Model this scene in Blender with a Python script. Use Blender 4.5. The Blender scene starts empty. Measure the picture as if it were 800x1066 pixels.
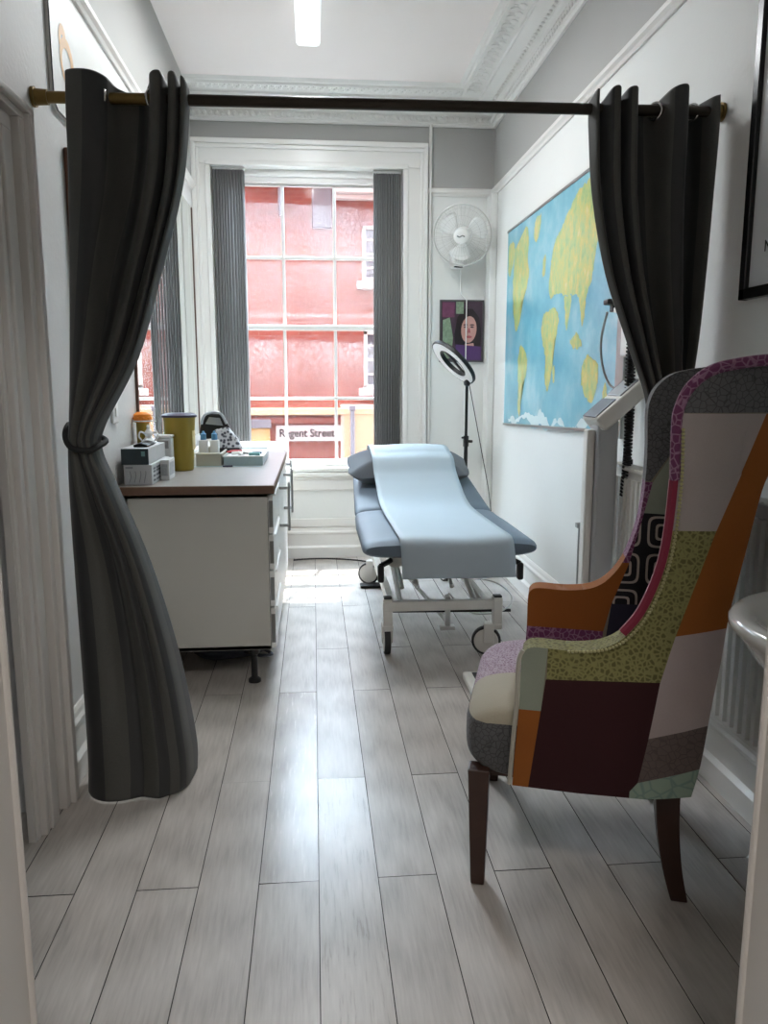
import bpy, bmesh, math, random
from mathutils import Vector, Matrix
random.seed(7)
SC = bpy.context.scene
COL = SC.collection
PI = math.pi

# ------------------------------------------------------------------ helpers
def lin(c):
    return tuple((v/255/12.92 if v/255 <= .04045 else ((v/255+.055)/1.055)**2.4) for v in c)

class MB:
    """collects shapes into one bmesh"""
    def __init__(s): s.bm = bmesh.new(); s.m = 0
    def _new(s, vs):
        for v in vs:
            for f in v.link_faces: f.material_index = s.m
    def box(s, x0, x1, y0, y1, z0, z1, bev=0, seg=2, M=None):
        r = bmesh.ops.create_cube(s.bm, size=1)
        T = Matrix.Translation(((x0+x1)/2, (y0+y1)/2, (z0+z1)/2)) @ Matrix.Diagonal((abs(x1-x0), abs(y1-y0), abs(z1-z0), 1))
        vs = r['verts']
        bmesh.ops.transform(s.bm, matrix=T, verts=vs)
        s._new(vs)
        if bev:
            es = list({e for v in vs for e in v.link_edges})
            rb = bmesh.ops.bevel(s.bm, geom=es, offset=bev, segments=seg, affect='EDGES', profile=.5)
            vs = list({v for f in rb['faces'] for v in f.verts} | {v for v in vs if v.is_valid})
            for f in rb['faces']: f.material_index = s.m
        if M is not None: bmesh.ops.transform(s.bm, matrix=M, verts=vs)
        return s
    def cyl(s, p0, p1, r0, r1=None, seg=20, cap=True):
        p0 = Vector(p0); p1 = Vector(p1); r1 = r0 if r1 is None else r1
        d = p1-p0
        r = bmesh.ops.create_cone(s.bm, cap_ends=cap, segments=seg, radius1=r0, radius2=r1, depth=d.length)
        T = Matrix.Translation((p0+p1)/2) @ d.to_track_quat('Z', 'Y').to_matrix().to_4x4()
        bmesh.ops.transform(s.bm, matrix=T, verts=r['verts']); s._new(r['verts'])
        return s
    def ball(s, c, rad, sub=2, M=None):
        rad = rad if hasattr(rad, '__len__') else (rad,)*3
        r = bmesh.ops.create_icosphere(s.bm, subdivisions=sub, radius=1)
        T = Matrix.Translation(c) @ (M if M is not None else Matrix()) @ Matrix.Diagonal((*rad, 1))
        bmesh.ops.transform(s.bm, matrix=T, verts=r['verts']); s._new(r['verts'])
        return s
    def tube(s, pts, r, seg=8, closed=False):
        pts = [Vector(p) for p in pts]; n = len(pts); rings = []
        up = Vector((0.123, 0.31, 0.94)).normalized()
        for i, p in enumerate(pts):
            a = pts[(i-1) % n] if (closed or i > 0) else p
            b = pts[(i+1) % n] if (closed or i < n-1) else p
            t = (b-a).normalized()
            if abs(t.dot(up)) > .98: up = Vector((1, .2, 0)).normalized()
            x = t.cross(up).normalized(); y = x.cross(t).normalized(); up = y
            rr = r(i/(n-1)) if callable(r) else r
            rings.append([s.bm.verts.new(p + x*math.cos(2*PI*k/seg)*rr + y*math.sin(2*PI*k/seg)*rr) for k in range(seg)])
        m = n if closed else n-1
        for i in range(m):
            A = rings[i]; Bq = rings[(i+1) % n]
            for k in range(seg):
                f = s.bm.faces.new((A[k], A[(k+1) % seg], Bq[(k+1) % seg], Bq[k])); f.material_index = s.m
        if not closed:
            f = s.bm.faces.new(rings[0][::-1]); f.material_index = s.m
            f = s.bm.faces.new(rings[-1]); f.material_index = s.m
        return s
    def lathe(s, prof, c=(0, 0, 0), seg=32, M=None):
        """prof: list of (r, z)"""
        T = Matrix.Translation(c) @ (M if M is not None else Matrix())
        rings = []
        for r, z in prof:
            if r < 1e-6: rings.append([s.bm.verts.new(T @ Vector((0, 0, z)))])
            else: rings.append([s.bm.verts.new(T @ Vector((r*math.cos(2*PI*k/seg), r*math.sin(2*PI*k/seg), z))) for k in range(seg)])
        for A, Bq in zip(rings, rings[1:]):
            for k in range(seg):
                q = [A[k % len(A)], A[(k+1) % len(A)], Bq[(k+1) % len(Bq)], Bq[k % len(Bq)]]
                q = list(dict.fromkeys(q))
                if len(q) > 2:
                    f = s.bm.faces.new(q); f.material_index = s.m
        return s
    def ring(s, c, R, r, M=None, seg=32, rs=8, sx=1, sy=1):
        T = Matrix.Translation(c) @ (M if M is not None else Matrix())
        s.tube([T @ Vector((R*sx*math.cos(2*PI*k/seg), R*sy*math.sin(2*PI*k/seg), 0)) for k in range(seg)], r, rs, True)
        return s
    def prism(s, poly, fn, d0, d1):
        """poly 2-D points; fn(a, b, d) -> xyz"""
        A = [s.bm.verts.new(fn(a, b, d0)) for a, b in poly]; Bq = [s.bm.verts.new(fn(a, b, d1)) for a, b in poly]
        n = len(poly)
        fs = [s.bm.faces.new(A), s.bm.faces.new(Bq[::-1])]
        for k in range(n): fs.append(s.bm.faces.new((A[k], Bq[k], Bq[(k+1) % n], A[(k+1) % n])))
        for f in fs: f.material_index = s.m
        return s
    def grid(s, fn, nu, nv, closed_u=False):
        V = [[s.bm.verts.new(fn(i/nu, j/nv)) for j in range(nv+1)] for i in range(nu if closed_u else nu+1)]
        for i in range(nu):
            for j in range(nv):
                f = s.bm.faces.new((V[i][j], V[(i+1) % len(V)][j], V[(i+1) % len(V)][j+1], V[i][j+1])); f.material_index = s.m
        return V

WM = {}
def obj(name, mb, mats, parent=None, smooth=False, local=False, bevel=0, solid=0, sub=0, angle=40, kind=None, label=None):
    bm = mb.bm if isinstance(mb, MB) else mb
    M = WM[parent.name] if parent is not None else Matrix()
    if parent is not None and not local: bmesh.ops.transform(bm, matrix=M.inverted(), verts=bm.verts)
    bmesh.ops.recalc_face_normals(bm, faces=bm.faces)
    me = bpy.data.meshes.new(name); bm.to_mesh(me); bm.free()
    for m in (mats if isinstance(mats, (list, tuple)) else [mats]): me.materials.append(m)
    if smooth:
        for p in me.polygons: p.use_smooth = True
        try: me.set_sharp_from_angle(angle=math.radians(angle))
        except Exception: pass
    o = bpy.data.objects.new(name, me); COL.objects.link(o)
    if parent is not None: o.parent = parent
    WM[o.name] = M
    if solid:
        k = o.modifiers.new('solid', 'SOLIDIFY'); k.thickness = solid; k.offset = 0
    if bevel:
        k = o.modifiers.new('bevel', 'BEVEL'); k.width = bevel; k.segments = 3; k.limit_method = 'ANGLE'; k.angle_limit = math.radians(35)
        k.harden_normals = False
    if sub:
        k = o.modifiers.new('sub', 'SUBSURF'); k.levels = sub; k.render_levels = sub
    if kind: o['kind'] = kind
    if label: o['label'] = label
    return o
def thing(name, label, cat, loc=(0, 0, 0), rz=0, group=None):
    o = bpy.data.objects.new(name, None); COL.objects.link(o)
    o.empty_display_size = .05
    o.location = loc; o.rotation_euler = (0, 0, rz)
    WM[o.name] = Matrix.Translation(loc) @ Matrix.Rotation(rz, 4, 'Z')
    o['label'] = label; o['category'] = cat
    if group: o['group'] = group
    return o
def tag(o, label, cat, group=None):
    o['label'] = label; o['category'] = cat
    if group: o['group'] = group
    return o
def struct(name, mb, mats, parent=None, **k): return obj(name, mb, mats, parent, kind='structure', **k)
def catmull(P, n):
    """smooth curve through points (tuples of any size); n samples per span"""
    out = []; P = [tuple(p) for p in P]; Q = [P[0]]+P+[P[-1]]
    for i in range(len(P)-1):
        a, b, c, d = Q[i:i+4]
        for k in range(n):
            t = k/n
            out.append(tuple(.5*((2*b[j])+(-a[j]+c[j])*t+(2*a[j]-5*b[j]+4*c[j]-d[j])*t*t+(-a[j]+3*b[j]-3*c[j]+d[j])*t**3) for j in range(len(b))))
    out.append(P[-1]); return out
def text_mesh(body, size, bold=0.0, depth=.001, align='LEFT'):
    cu = bpy.data.curves.new('lettering', 'FONT'); cu.body = body; cu.size = size; cu.extrude = depth; cu.offset = bold; cu.align_x = align
    o = bpy.data.objects.new('lettering', cu); COL.objects.link(o)
    dg = bpy.context.evaluated_depsgraph_get(); dg.update()
    me = bpy.data.meshes.new_from_object(o.evaluated_get(dg))
    bpy.data.objects.remove(o); bpy.data.curves.remove(cu)
    b = MB(); b.bm.from_mesh(me); bpy.data.meshes.remove(me)
    return b

# ------------------------------------------------------------------ materials
class NT:
    def __init__(s, m): s.t = m.node_tree; s.n = s.t.nodes; s.l = s.t.links
    def new(s, typ, **k):
        nd = s.n.new(typ)
        for a, v in k.items():
            if a.startswith('i_'):
                key = a[2:].replace('_', ' ')
                nd.inputs[int(key) if key.isdigit() else key].default_value = v
            else: setattr(nd, a, v)
        return nd
    def link(s, a, b): s.l.new(a, b)
    def math(s, op, a, b=None, c=None, clamp=False):
        nd = s.n.new('ShaderNodeMath'); nd.operation = op; nd.use_clamp = clamp
        for i, v in enumerate((a, b, c)):
            if v is None: continue
            if isinstance(v, (int, float)): nd.inputs[i].default_value = v
            else: s.l.new(v, nd.inputs[i])
        return nd.outputs[0]
    def mix(s, fac, a, b):
        nd = s.n.new('ShaderNodeMix'); nd.data_type = 'RGBA'
        for i, v in ((0, fac), (6, a), (7, b)):
            if isinstance(v, (int, float)): nd.inputs[i].default_value = v
            elif isinstance(v, tuple): nd.inputs[i].default_value = (*v, 1) if len(v) == 3 else v
            else: s.l.new(v, nd.inputs[i])
        return nd.outputs[2]
    def ramp(s, fac, stops):
        nd = s.n.new('ShaderNodeValToRGB'); e = nd.color_ramp.elements
        while len(e) < len(stops): e.new(.5)
        for k, (p, c) in enumerate(stops):
            e[k].position = p; e[k].color = (c, c, c, 1) if isinstance(c, (int, float)) else (*c, 1)
        s.l.new(fac, nd.inputs[0]); return nd.outputs[0]
    def coord(s, scale=(1, 1, 1), out='Object'):
        tc = s.n.new('ShaderNodeTexCoord'); mp = s.n.new('ShaderNodeMapping'); mp.inputs['Scale'].default_value = scale
        s.l.new(tc.outputs[out], mp.inputs[0]); return mp.outputs[0]
    def noise(s, vec, scale, detail=3, rough=.5):
        nd = s.n.new('ShaderNodeTexNoise'); nd.inputs['Scale'].default_value = scale; nd.inputs['Detail'].default_value = detail; nd.inputs['Roughness'].default_value = rough
        s.l.new(vec, nd.inputs['Vector']); return nd.outputs['Fac']
    def voro(s, vec, scale, feature='F1', out='Distance'):
        nd = s.n.new('ShaderNodeTexVoronoi'); nd.feature = feature; nd.inputs['Scale'].default_value = scale
        s.l.new(vec, nd.inputs['Vector']); return nd.outputs[out]
    def bump(s, h, strength=.3, dist=.002):
        nd = s.n.new('ShaderNodeBump'); nd.inputs['Strength'].default_value = strength; nd.inputs['Distance'].default_value = dist
        s.l.new(h, nd.inputs['Height']); return nd.outputs[0]
def base(name, rgb, rough=.5, metal=0, **k):
    m = bpy.data.materials.new(name); m.use_nodes = True
    p = m.node_tree.nodes['Principled BSDF']
    p.inputs['Base Color'].default_value = (*lin(rgb), 1); p.inputs['Roughness'].default_value = rough; p.inputs['Metallic'].default_value = metal
    for a, v in k.items(): p.inputs[a.replace('_', ' ')].default_value = v
    m.diffuse_color = (*lin(rgb), 1)
    return m, NT(m), p
def mat(name, rgb, rough=.5, metal=0, var=.06, nscale=6, bump=0, bscale=60, **k):
    """plain surface with a little procedural unevenness"""
    m, t, p = base(name, rgb, rough, metal, **k)
    v = t.coord(); n = t.noise(v, nscale, 4)
    c = lin(rgb)
    t.link(t.mix(n, tuple(x*(1-var) for x in c), tuple(min(1, x*(1+var)) for x in c)), p.inputs['Base Color'])
    if bump: t.link(t.bump(t.noise(v, bscale, 4), bump, .002), p.inputs['Normal'])
    return m
def crackle(name, c1, c2, scale=60, w=.12, rough=.85, bump=.4):
    m, t, p = base(name, c1, rough)
    v = t.coord(); d = t.voro(v, scale, 'DISTANCE_TO_EDGE'); n = t.noise(v, 40, 3)
    f = t.ramp(d, [(w*.5, 0), (w*1.6, 1)])
    col = t.mix(f, lin(c2), lin(c1)); t.link(t.mix(t.math('MULTIPLY', n, .28), col, tuple(x*.5 for x in lin(c1))), p.inputs['Base Color'])
    t.link(t.bump(d, bump, .004), p.inputs['Normal'])
    p.inputs['Sheen Weight'].default_value = .15
    return m
def fabric(name, rgb, rough=.9, scale=350, var=.18, sheen=.1):
    m, t, p = base(name, rgb, rough)
    v = t.coord(); n = t.noise(v, scale, 2); n2 = t.noise(v, 9, 4); c = lin(rgb)
    f = t.math('MULTIPLY_ADD', n2, .6, t.math('MULTIPLY', n, .4))
    t.link(t.mix(f, tuple(x*(1-var) for x in c), tuple(min(1, x*(1+var)) for x in c)), p.inputs['Base Color'])
    t.link(t.bump(n, .25, .001), p.inputs['Normal']); p.inputs['Sheen Weight'].default_value = sheen
    return m

WHITE = (226, 225, 220)
m_wall = mat('wall_white_paint', (232, 233, 230), .6, var=.03, nscale=2.5, bump=.25, bscale=45)
m_wallrough = mat('wall_rough_paint', (214, 212, 210), .6, var=.06, nscale=4, bump=.55, bscale=55)
m_grey = mat('wall_grey_paint', (172, 171, 168), .6, var=.03, nscale=3, bump=.15)
m_ceil = mat('ceiling_paint', (240, 231, 227), .7, var=.02, nscale=2)
m_trim = mat('trim_gloss_white', (232, 230, 226), .32, var=.03, nscale=5, bump=.08, bscale=30)
m_worn = mat('door_frame_paint', (210, 206, 202), .38, var=.02, nscale=7, bump=.03, bscale=30)
m_hall = mat('hall_paint', (206, 203, 198), .7)
m_dark = mat('painted_gloom', (22, 22, 24), .8)
m_gap = mat('board_gap', (45, 43, 41), .9)

def floor_mat():
    m, t, p = base('grey_oak_laminate', (186, 182, 177), .3); p.inputs['Specular IOR Level'].default_value = .36
    at = t.new('ShaderNodeAttribute', attribute_name='board'); r = at.outputs['Fac']
    tc = t.new('ShaderNodeTexCoord'); cb = t.new('ShaderNodeCombineXYZ')
    t.link(t.math('MULTIPLY', r, 37.0), cb.inputs[1]); t.link(t.math('MULTIPLY', r, 11.0), cb.inputs[0])
    va = t.new('ShaderNodeVectorMath', operation='ADD'); t.link(tc.outputs['Object'], va.inputs[0]); t.link(cb.outputs[0], va.inputs[1])
    mp = t.new('ShaderNodeMapping'); mp.inputs['Scale'].default_value = (1, .07, 1); t.link(va.outputs[0], mp.inputs[0])
    n1 = t.noise(mp.outputs[0], 110, 6, .6)
    mp2 = t.new('ShaderNodeMapping'); mp2.inputs['Scale'].default_value = (1, .28, 1); t.link(va.outputs[0], mp2.inputs[0])
    n2 = t.noise(mp2.outputs[0], 9, 4, .6)
    w = t.new('ShaderNodeTexWave', wave_type='RINGS', i_Scale=3.2, i_Distortion=5.5, i_Detail=3.0); w.inputs['Detail Scale'].default_value = 1.4
    mp3 = t.new('ShaderNodeMapping'); mp3.inputs['Scale'].default_value = (2.2, .35, 1); t.link(va.outputs[0], mp3.inputs[0]); t.link(mp3.outputs[0], w.inputs[0])
    f = t.math('ADD', t.math('MULTIPLY', n1, .55), t.math('ADD', t.math('MULTIPLY', n2, .4), t.math('MULTIPLY', w.outputs[1], .16)))
    col = t.ramp(f, [(.26, lin((154, 147, 141))), (.5, lin((183, 177, 171))), (.74, lin((202, 196, 190)))])
    col = t.mix(t.math('MULTIPLY', r, .16), col, lin((140, 132, 126)))
    t.link(col, p.inputs['Base Color'])
    at2 = t.new('ShaderNodeAttribute', attribute_name='gloss'); t.link(t.math('SUBTRACT', t.math('MULTIPLY_ADD', n1, .12, .33), t.math('MULTIPLY', at2.outputs['Fac'], .21)), p.inputs['Roughness'])
    t.link(t.bump(n1, .08, .0006), p.inputs['Normal'])
    return m
m_floor = floor_mat()

m_blackmetal = mat('black_metal', (26, 26, 27), .4, .3)
m_blackplastic = mat('black_plastic', (22, 22, 24), .45)
m_rubber = mat('dark_rubber', (52, 53, 55), .6)
m_chrome = mat('chrome', (205, 205, 205), .18, 1, var=.02)
m_steel = mat('brushed_steel', (165, 166, 165), .35, .9)
m_brass = mat('aged_brass', (120, 98, 56), .35, .85, var=.2, nscale=40)
m_rod = mat('dark_bronze_rod', (52, 45, 38), .4, .6, var=.15)
m_whiteplastic = mat('white_plastic', (236, 236, 234), .35, var=.02)
m_whitemetal = mat('white_powder_coat', (222, 220, 214), .35, var=.02)
m_cream = mat('cream_plastic', (196, 192, 180), .5)

def curtain_mat():
    m, t, p = base('charcoal_satin', (72, 72, 69), .6)
    v = t.coord((1, 1, 1)); n = t.noise(v, 260, 2)
    t.link(t.mix(n, lin((66, 66, 63)), lin((80, 80, 76))), p.inputs['Base Color'])
    t.link(t.bump(n, .12, .0008), p.inputs['Normal']); p.inputs['Sheen Weight'].default_value = .12
    p.inputs['Sheen Roughness'].default_value = .4
    return m
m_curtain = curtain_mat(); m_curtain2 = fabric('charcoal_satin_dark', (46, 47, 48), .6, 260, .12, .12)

# ------------------------------------------------------------------ room shell
XL, XR, YF, YN, ZC = -.80, 1.29, 5.75, .95, 3.20
ZR = 2.60     # picture rail
# floor boards: rows follow the room, joints alternate every half board
b = MB(); lay = b.bm.faces.layers.float.new('board'); lay2 = b.bm.faces.layers.float.new('gloss')
W_, L_ = .1547, 1.275
k0 = -9
for k in range(k0, 12):
    xa, xb = -.003+W_*k, -.003+W_*(k+1)
    ph = 1.876 if k % 2 else 2.411
    j = -4
    while ph+L_*j < YF+.02:
        ya, yb = ph+L_*j, ph+L_*(j+1); j += 1
        ya2, yb2 = max(ya, -1.6), min(yb, YF+.02)
        if yb2 <= -1.6: continue
        g = .0011
        rnd = random.random()
        tx = random.uniform(-.0004, .0004); ty = random.uniform(-.0006, .0006)
        if k == -1 and 1.8 < ya < 2: tx, ty = -.0004, .0002
        if k == 0 and 2.3 < ya < 2.5: tx, ty = -.0001, .0003
        if k == 0 and 1.0 < ya < 1.3: tx, ty = -.0001, .0002
        vs = [b.bm.verts.new((x, y, tx*sx+ty*sy-.0008)) for x, y, sx, sy in
              ((xa+g, ya2+g, -1, -1), (xb-g, ya2+g, 1, -1), (xb-g, yb2-g, 1, 1), (xa+g, yb2-g, -1, 1))]
        lo = [b.bm.verts.new((v.co.x, v.co.y, -.006)) for v in vs]
        f = b.bm.faces.new(vs); f[lay] = rnd
        f[lay2] = .62 if (k == -1 and 1.8 < ya < 2) else .5 if (k == 0 and 1.0 < ya < 1.3) else .35 if k in (0, -1) else random.uniform(0, .25)
        for q in range(4):
            f = b.bm.faces.new((vs[q], lo[q], lo[(q+1) % 4], vs[(q+1) % 4])); f[lay] = rnd; f.material_index = 1
b.m = 1; b.box(-1.45, 1.85, -1.6, YF+.02, -.05, -.006)
struct('floor', b, [m_floor, m_gap])

def plain_walls():
    # left wall with doorway to a dark passage
    DY0, DY1, DZ = 1.25, 2.125, 1.89
    b = MB(); b.box(XL-.14, XL, DY1+.16, YF+.14, 0, ZR); b.box(XL-.014, XL, DY1, DY1+.16, 0, ZR); b.box(XL-.14, XL-.014, DY1, DY1+.16, DZ+.2, ZR); b.box(XL-.14, XL, YN, DY0, 0, ZR); b.box(XL-.14, XL, DY0, DY1, DZ, ZR)
    b.m = 1; b.box(XL-.14, XL, YN, YF+.14, ZR, ZC)
    struct('wall_left', b, [m_wallrough, m_grey])
    b = MB(); b.box(XR, XR+.14, YN, YF+.14, 0, ZR); b.m = 1; b.box(XR, XR+.14, YN, YF+.14, ZR, ZC)
    struct('wall_right', b, [m_wall, m_grey])
    # far wall, opening for the sash window
    WX0, WX1, WZ0, WZ1 = -.69, .66, .66, 2.75
    b = MB(); b.box(XL, WX0, YF, YF+.30, 0, ZR); b.box(WX1, XR, YF, YF+.30, 0, ZR); b.box(WX0, WX1, YF, YF+.30, 0, WZ0)
    b.m = 1; b.box(XL, WX0, YF, YF+.30, ZR, ZC); b.box(WX1, XR, YF, YF+.30, ZR, ZC); b.box(WX0, WX1, YF, YF+.30, WZ1, ZC)
    struct('wall_far', b, [m_wall, m_grey])
    # near wall with the doorway the photograph is taken through
    b = MB(); b.box(XL-.14, -.41, .80, YN, 0, ZC); b.box(.63, XR+.14, .80, YN, 0, ZC); b.box(-.41, .63, .80, YN, 2.36, ZC)
    struct('wall_near', b, m_wall)
    b = MB(); b.box(XL-.14, XR+.14, YN-.15, YF+.3, ZC, ZC+.1); struct('ceiling', b, m_ceil)
    # hall behind the doorway
    b = MB(); b.box(-1.5, -1.4, -1.6, .80, 0, ZC); struct('wall_hall_left', b, m_hall)
    b = MB(); b.box(1.8, 1.9, -1.6, .80, 0, ZC); struct('wall_hall_right', b, m_hall)
    b = MB(); b.box(-1.5, 1.9, -1.7, -1.6, 0, ZC); struct('wall_hall_back', b, m_hall)
    b = MB(); b.box(-1.4, XL-.14, .80, .9, 0, ZC); struct('wall_hall_front', b, m_hall)
    b = MB(); b.box(XR+.14, 1.8, .80, .9, 0, ZC); struct('wall_hall_front_right', b, m_hall)
    b = MB(); b.box(-1.5, 1.9, -1.7, .80, ZC, ZC+.1); struct('ceiling_hall', b, m_hall)
    # passage behind the side doorway, its unlit gloom painted as near-black walls
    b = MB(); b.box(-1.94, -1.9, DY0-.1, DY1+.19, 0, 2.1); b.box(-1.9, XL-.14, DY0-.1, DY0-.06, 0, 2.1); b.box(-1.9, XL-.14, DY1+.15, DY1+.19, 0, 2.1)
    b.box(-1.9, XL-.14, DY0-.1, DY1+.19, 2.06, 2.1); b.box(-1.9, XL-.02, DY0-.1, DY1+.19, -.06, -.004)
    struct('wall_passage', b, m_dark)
    # side doorway frame: lining, moulded architrave
    b = MB()
    b.box(XL-.016, XL+.004, DY1-.008, DY1+.012, 0, DZ); b.box(XL-.14, XL+.004, DY0, DY0+.03, 0, DZ); b.box(XL-.14, XL+.004, DY0, DY1, DZ-.03, DZ+.012)
    steps = [(0, .025, .010), (.025, .05, .026), (.05, .06, .016), (.06, .12, .032), (.12, .165, .016), (.165, .20, .040), (.20, .235, .056)]
    for a, c, d in steps:
        b.box(XL, XL+d, DY1+a, DY1+c, 0, DZ+a*.5, .004); b.box(XL, XL+d, DY0-min(c, .14), DY0-min(a, .13), 0, DZ)
        b.box(XL, XL+d, DY0-.1, DY1+c, DZ+a*.5, DZ+c*.5, .003)
    struct('door_1', b, m_worn)
    # jamb linings of the near doorway, with a bead on each arris
    for x0, x1, xb, nm in ((-.412, -.381, -.381, 'trim_1'), (.602, .632, .602, 'trim_2')):
        b = MB(); b.box(x0, x1, .795, .955, 0, 2.36, .003)
        b.cyl((xb, .955, 0), (xb, .955, 2.36), .006, seg=10)
        s = 1 if xb > 0 else -1
        b.box(xb+.002*s, xb+.06*s, .952, .972, 0, 2.42, .005)
        struct(nm, b, m_worn)
plain_walls()

# skirtings
def skirt_profile(): return [(0, 0), (.032, 0), (.032, .075), (.022, .085), (.018, .09), (.018, .17), (.024, .178), (.024, .19), (.015, .2), (.012, .215), (.006, .225), (0, .226)]
b = MB(); b.prism(skirt_profile(), lambda a, z, y: (XR-a, y, z), YN, YF-.03); struct('baseboard_right', b, m_trim)
b = MB(); b.prism(skirt_profile(), lambda a, z, x: (x, YF-a, z), XL, XR); struct('baseboard_far', b, m_trim)
b = MB(); b.prism(skirt_profile(), lambda a, z, y: (XL+a, y, z), 2.33, YF-.03); struct('baseboard_left', b, m_trim)
# picture rails
rail = [(0, -.035), (.010, -.035), (.016, -.022), (.028, -.012), (.03, .004), (.022, .012), (.018, .018), (0, .018)]
b = MB(); b.prism(rail, lambda a, z, y: (XR-a, y, ZR+z), YN, YF-.03); struct('trim_3', b, m_trim)
b = MB(); b.prism(rail, lambda a, z, y: (XL+a, y, ZR+z), YN, YF-.02); struct('trim_4', b, m_trim)
b = MB(); b.prism(rail, lambda a, z, x: (x, YF-a, ZR+z), .82, XR); struct('trim_5', b, m_trim)
# ornate cornice, right and far
def cornice():
    P = [(0, 0), (0, -.18), (.016, -.18), (.02, -.165), (.03, -.16), (.034, -.115), (.05, -.108), (.06, -.095), (.10, -.08), (.125, -.06), (.14, -.05), (.15, -.05),
         (.155, -.035), (.17, -.03), (.255, -.024), (.262, -.034), (.276, -.034), (.282, -.02), (.295, -.018), (.305, -.008), (.31, 0)]
    b = MB()
    b.prism(P, lambda a, z, y: (XR-a, y, ZC+z), YN, YF); 
    # leaf rows
    y = YN+.05
    while y < YF-.02:
        b.ball((XR-.036, y, ZC-.138), (.012, .017, .02), 1); b.ball((XR-.028, y+.02, ZC-.13), (.008, .008, .012), 1)
        y += .04
    y = YN+.05; i = 0
    while y < YF-.24:
        s = 1 if i % 2 else -1
        b.ball((XR-.212+.017*s, y, ZC-.028), (.03, .016, .008), 1, Matrix.Rotation(.6*s, 4, 'Z')); b.ball((XR-.212-.02*s, y+.01, ZC-.027), (.016, .010, .007), 1)
        b.ball((XR-.08, y, ZC-.09), (.012, .012, .008), 1)
        y += .045; i += 1
    struct('trim_6', b, m_trim, smooth=True, angle=25)
    b = MB()
    b.prism(P, lambda a, z, x: (x, YF-a, ZC+z), XL, XR)
    x = XL+.02
    while x < XR-.02:
        b.ball((x, YF-.036, ZC-.138), (.017, .012, .02), 1); b.ball((x+.02, YF-.028, ZC-.13), (.008, .008, .012), 1)
        x += .04
    x = XL+.03; i = 0
    while x < XR-.3:
        s = 1 if i % 2 else -1
        b.ball((x, YF-.212+.017*s, ZC-.028), (.016, .03, .008), 1); b.ball((x+.01, YF-.212-.02*s, ZC-.027), (.010, .016, .007), 1)
        x += .045; i += 1
    struct('trim_7', b, m_trim, smooth=True, angle=25)
cornice()

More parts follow.
